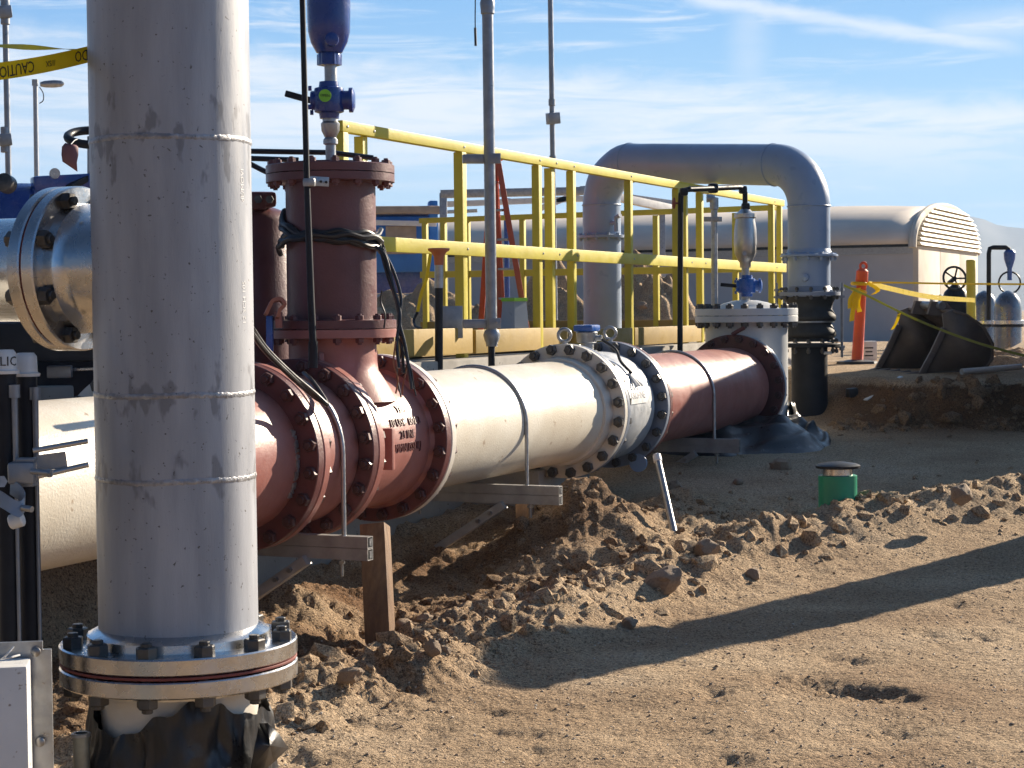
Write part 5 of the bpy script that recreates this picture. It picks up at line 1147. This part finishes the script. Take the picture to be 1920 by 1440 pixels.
# ------------------------------------------------------------------ far buildings and hills
def barn(corner, sc, lab, ln=34):
    e1 = D; e2 = -N; W_ = 10.7*sc; wt = 3.05*sc; rise = 1.5*sc; c = corner
    t = thing('barrel_roof_building', c, lab, 'building', 'barrel roof buildings')
    def q(a, b_, z): return c + e1*a + e2*b_ + U3*z
    b = MB(); m = q(.15, ln/2, wt/2-.3); b.box(m, (.3, ln, wt+.6), e1, U3); b.box(q(W_-.15, ln/2, wt/2-.3), (.3, ln, wt+.6), e1, U3); b.build('side_wall', 'wall_far', t)
    b = MB(); 
    for k in range(3): 
        w0 = W_/3; b.box(q(w0*(k+.5), -.02, wt/2-.3), (w0-.05, .3, wt+.6), e1, U3, .02)
    b.build('end_wall', 'tilt', t)
    b = MB(); b.box(q(-.03, ln/2, wt-.14), (.06, ln, .22), e1, U3); b.build('wall_gutter', 'galv', t); b = MB(); b.box(q(-.045, ln/2, wt+.1), (.05, ln, .26), e1, U3); b.build('dark_band', 'black', t)
    n = 36; ex = .10*sc; ns = 40; vs = []
    def arch(k): a = math.pi*k/n; return W_/2-.2*sc-(W_/2+.35*sc)*math.cos(a), wt+.05 + rise*math.sin(a)**.85
    for j in range(ns+1):
        s = j/ns; sag = .13*sc*abs(math.sin(s*math.pi*5))
        for k in range(n+1):
            a, z = arch(k); vs.append(q(a, -ex+s*(ln+ex), z - (.13*sc-sag)*math.sin(math.pi*k/n)))
    b = MB(); b.add(vs, [(j*(n+1)+k, j*(n+1)+k+1, (j+1)*(n+1)+k+1, (j+1)*(n+1)+k) for j in range(ns) for k in range(n)]); o = b.build('roof', 'fabric', t); s = o.modifiers.new('s', 'SOLIDIFY'); s.thickness = .06
    b = MB(); b.tube([q(*[arch(k)[0], -ex, arch(k)[1]-.12*sc]) for k in range(n+1)], .13*sc, 8); b.build('roof_trim', 'tilt', t)
    # clapboard gable
    b = MB(); rows = 9; 
    for r_ in range(rows):
        z0 = wt+.02 + (rise-.1*sc)*r_/rows; z1 = wt + (rise-.1*sc)*(r_+1)/rows
        def half(z): 
            s_ = min(1, max(0, (z-wt)/(rise)))**(1/.85); return (W_/2+.05*sc)*math.sqrt(max(0, 1-s_*s_))
        h0, h1 = half(z0), half(z1); m = W_/2
        b.add([q(m-h0, -.30, z0), q(m+h0, -.30, z0), q(m+h1, -.20, z1), q(m-h1, -.20, z1), q(m-h0, -.1, z0), q(m+h0, -.1, z0), q(m+h1, -.1, z1), q(m-h1, -.1, z1)], [(0, 1, 2, 3), (7, 6, 5, 4), (0, 4, 5, 1), (1, 5, 6, 2), (2, 6, 7, 3), (3, 7, 4, 0)])
    b.build('gable_cladding', 'louver', t)
    b = MB(); 
    for f in (.2, .33, .62, .86): b.box(q(W_*f, -.2, wt*.45), (.35*sc, .1, .3*sc), e1, U3, .03)
    o = b.build('wall_anchor', 'galv_pole', t); o['kind'] = 'stuff'
c1 = at(1712, 640, 60); c1.z = gz(c1.x, c1.y); barn(c1, 1, 'large tan barrel roofed building with lit cream gable at right')
c2 = at(1020, 620, 78); c2.z = gz(c2.x, c2.y); barn(c2, .95, 'second barrel roofed building with lit gable seen through the railing', 26)
def farleft():
    Y = 34; t = thing('tarp_shelter', at(760, 600, Y), 'blue and tan tarp covered equipment beyond the railing right of the red column', 'shelter')
    P_ = lambda px, py, d=0: at(px, py, Y+d)
    b = MB(); b.box(P_(745, 460, .8), (1.25, 1.2, 1.0), (1, .1, 0), bev=.05); b.build('tarp_body', 'tarp', t); b = MB(); b.box(P_(755, 397, .6), (1.3, 1.3, .14), (1, .1, 0), (-.03, 0, 1), .04); b.build('tarp_top', 'tarp_tan', t)
    b = MB(); b.beam(P_(690, 417), P_(818, 420), .08, .09); b.build('side_rail', 'white_pvc', t); b = MB(); b.box(P_(752, 450, .1), (.55, .1, .5), (1, .1, 0), bev=.02); b.build('panel', 'tarp_tan', t)
    b = MB(); b.box(P_(812, 445, .4), (.16, .5, 1.3), (1, .1, 0), bev=.03); b.build('end_panel', 'tarp', t)
    b = MB(); b.box(P_(745, 520, .9), (1.6, .7, .6), (1, .1, 0), bev=.03); b.build('lower_body', 'blue', t)
    Y2 = 31; t = thing('steel_canopy', at(840, 590, Y2), 'light grey steel canopy frame standing behind the railing and grey pipe', 'canopy frame')
    Q = lambda px, py, d=0: at(px, py, Y2+d)
    MB().beam(Q(826, 364), Q(1100, 358), .12, .13).build('beam', 'galv', t); MB().beam(Q(1092, 356), Q(1262, 392, 2), .12, .13).build('beam', 'white_pvc', t); MB().beam(Q(835, 383, 3), Q(1110, 372, 3), .1, .1).build('beam', 'white_pvc', t); MB().beam(Q(1000, 396, 3), Q(1085, 362, 3), .1, .1).build('beam', 'white_pvc', t); MB().beam(Q(1180, 372, 2), Q(1265, 384, 2), .1, .14).build('beam', 'white_pvc', t)
    for px, d in ((831, 0), (1027, 1), (1240, 2)): p = Q(px, 362 if px < 1100 else 385, d); MB().beam(p, Vector((p.x, p.y, gz(p.x, p.y))), .12, .12, .003, (0, 1, 0)).build('column', 'galv', t)
    b = MB(); b.beam(Q(800, 399, 4), Q(895, 395, 4), .1, .06); b.build('low_rail', 'galv', t)
    t = thing('far_post', at(949, 600, 36), 'small dark blue post top beyond the railing beside the ladder', 'post'); p = at(949, 378, 36); MB().cyl(Vector((p.x, p.y, gz(p.x, p.y))), p, .05, seg=10).build('tube', 'blue', t); MB().cyl(p, p+U3*.06, .09, seg=10).build('cap', 'blue', t)
farleft()
def hills():
    vs = []; n, mrows = 260, 14
    for i in range(n+1):
        u = -.6 + 1.6*i/n; px = 960+u*F
        el = .0165 + .016*fbm(np.array([u*9+3.1]), np.array([1.7]), 5)[0]*1.6 + (.022 if u > .22 else .0)*0
        el = max(.001, 1.35*el*float(np.interp(u, [-.6, .1, .19, .235, .27, .35, 1], [.15, .15, .5, 2.2, 2.0, 1.6, 1.2])))
        for k in range(mrows):
            f = k/(mrows-1); Y = 1250+750*f; z = Y*el*f*(1+.25*mnoise.noise(Vector((u*30, f*4, 2)))*(1-f))
            vs.append((u*Y, Y, -5+z))
    b = MB(); b.add(vs, [(i*mrows+k, (i+1)*mrows+k, (i+1)*mrows+k+1, i*mrows+k+1) for i in range(n) for k in range(mrows-1)])
    o = b.build('hills', mat('dry scrub hills', (.22, .19, .14), (.16, .14, .10), .004, .9), None, 80); tag(o, kind='structure')
hills()

# ------------------------------------------------------------------ unseen boxes added outside the frame to shade the ground
def shadow_boxes():
    sx, sy = math.sin(R(SUN_AZ)), math.cos(R(SUN_AZ)); fwd = Vector((sx, sy, 0)); side = Vector((sy, -sx, 0))
    X = Vector((.96, .28, 0)); Yd = Vector((-.28, .96, 0)); p = Vector((4.62, 14.3, 0)); g = .25; top = 2.35
    t = thing('shadow_box_wide', Vector((p.x, p.y, g)), 'unseen green box added beyond the right edge to shade the ground', 'container')  # added out of view, top edge set to bound the shade on the flat
    b = MB(); b.box(p + X*1.4 + Yd*.6 + U3*((top+g)/2), (2.8, 1.2, top-g), X, U3, .02); b.build('wide_box_body', 'container', t)
    for k in range(2): b = MB(); b.box(p - Yd*.03 + X*(.72+1.36*k) + U3*((top+g)/2), (1.3, .05, top-g-.2), X, U3, .01); b.build('box_face', 'container', t)
    X = Vector((.965, -.264, 0)); Yd = Vector((.264, .965, 0)); p = Vector((4.5, 15.95, 0)); top = 2.7
    t = thing('shadow_box_tall', Vector((p.x, p.y, .6)), 'unseen tall box added behind the green one to shade the ground', 'shadow box')  # second added box, carries the shade on under the far red pipe
    b = MB(); b.box(p + X*.7 + Yd*.8 + U3*((top+.6)/2), (1.4, 1.5, top-.6), X, U3, .02); b.build('tall_box_body', 'wood', t)
    b = MB(); b.box(p + X*.7 - Yd*.0 + U3*((top+.6)/2), (1.3, .06, top-.75), X, U3, .01); b.build('front_panel', 'wood', t)
    p = Vector((3.97, 11.15, 0)); t = thing('shadow_box_narrow', Vector((p.x, p.y, .15)), 'unseen narrow box added beyond the right edge to cast a shadow band', 'cabinet')  # added out of view for the diagonal shadow across the foreground
    b = MB(); b.box(p + U3*1.1, (.54, .5, 2.2), side, U3, .02); b.build('narrow_box_body', 'galv', t); b = MB(); b.box(p - fwd*.26 + U3*1.1, (.44, .02, 1.9), side, U3, .004); b.build('box_face', 'galv', t)
shadow_boxes()

# ------------------------------------------------------------------ air
def haze():
    M = bpy.data.materials.new('haze'); M.use_nodes = True; n = M.node_tree.nodes; L = M.node_tree.links; n.clear()
    v = n.new('ShaderNodeVolumePrincipled'); v.inputs['Color'].default_value = (.48, .70, 1, 1); v.inputs['Density'].default_value = HAZE; v.inputs['Anisotropy'].default_value = .1
    o = n.new('ShaderNodeOutputMaterial'); L.new(v.outputs[0], o.inputs['Volume'])
    b = MB(); b.box((0, 1090, 34), (4600, 2380, 104)); h = b.build('haze', M); tag(h, kind='stuff')
HAZE = .00035
haze()
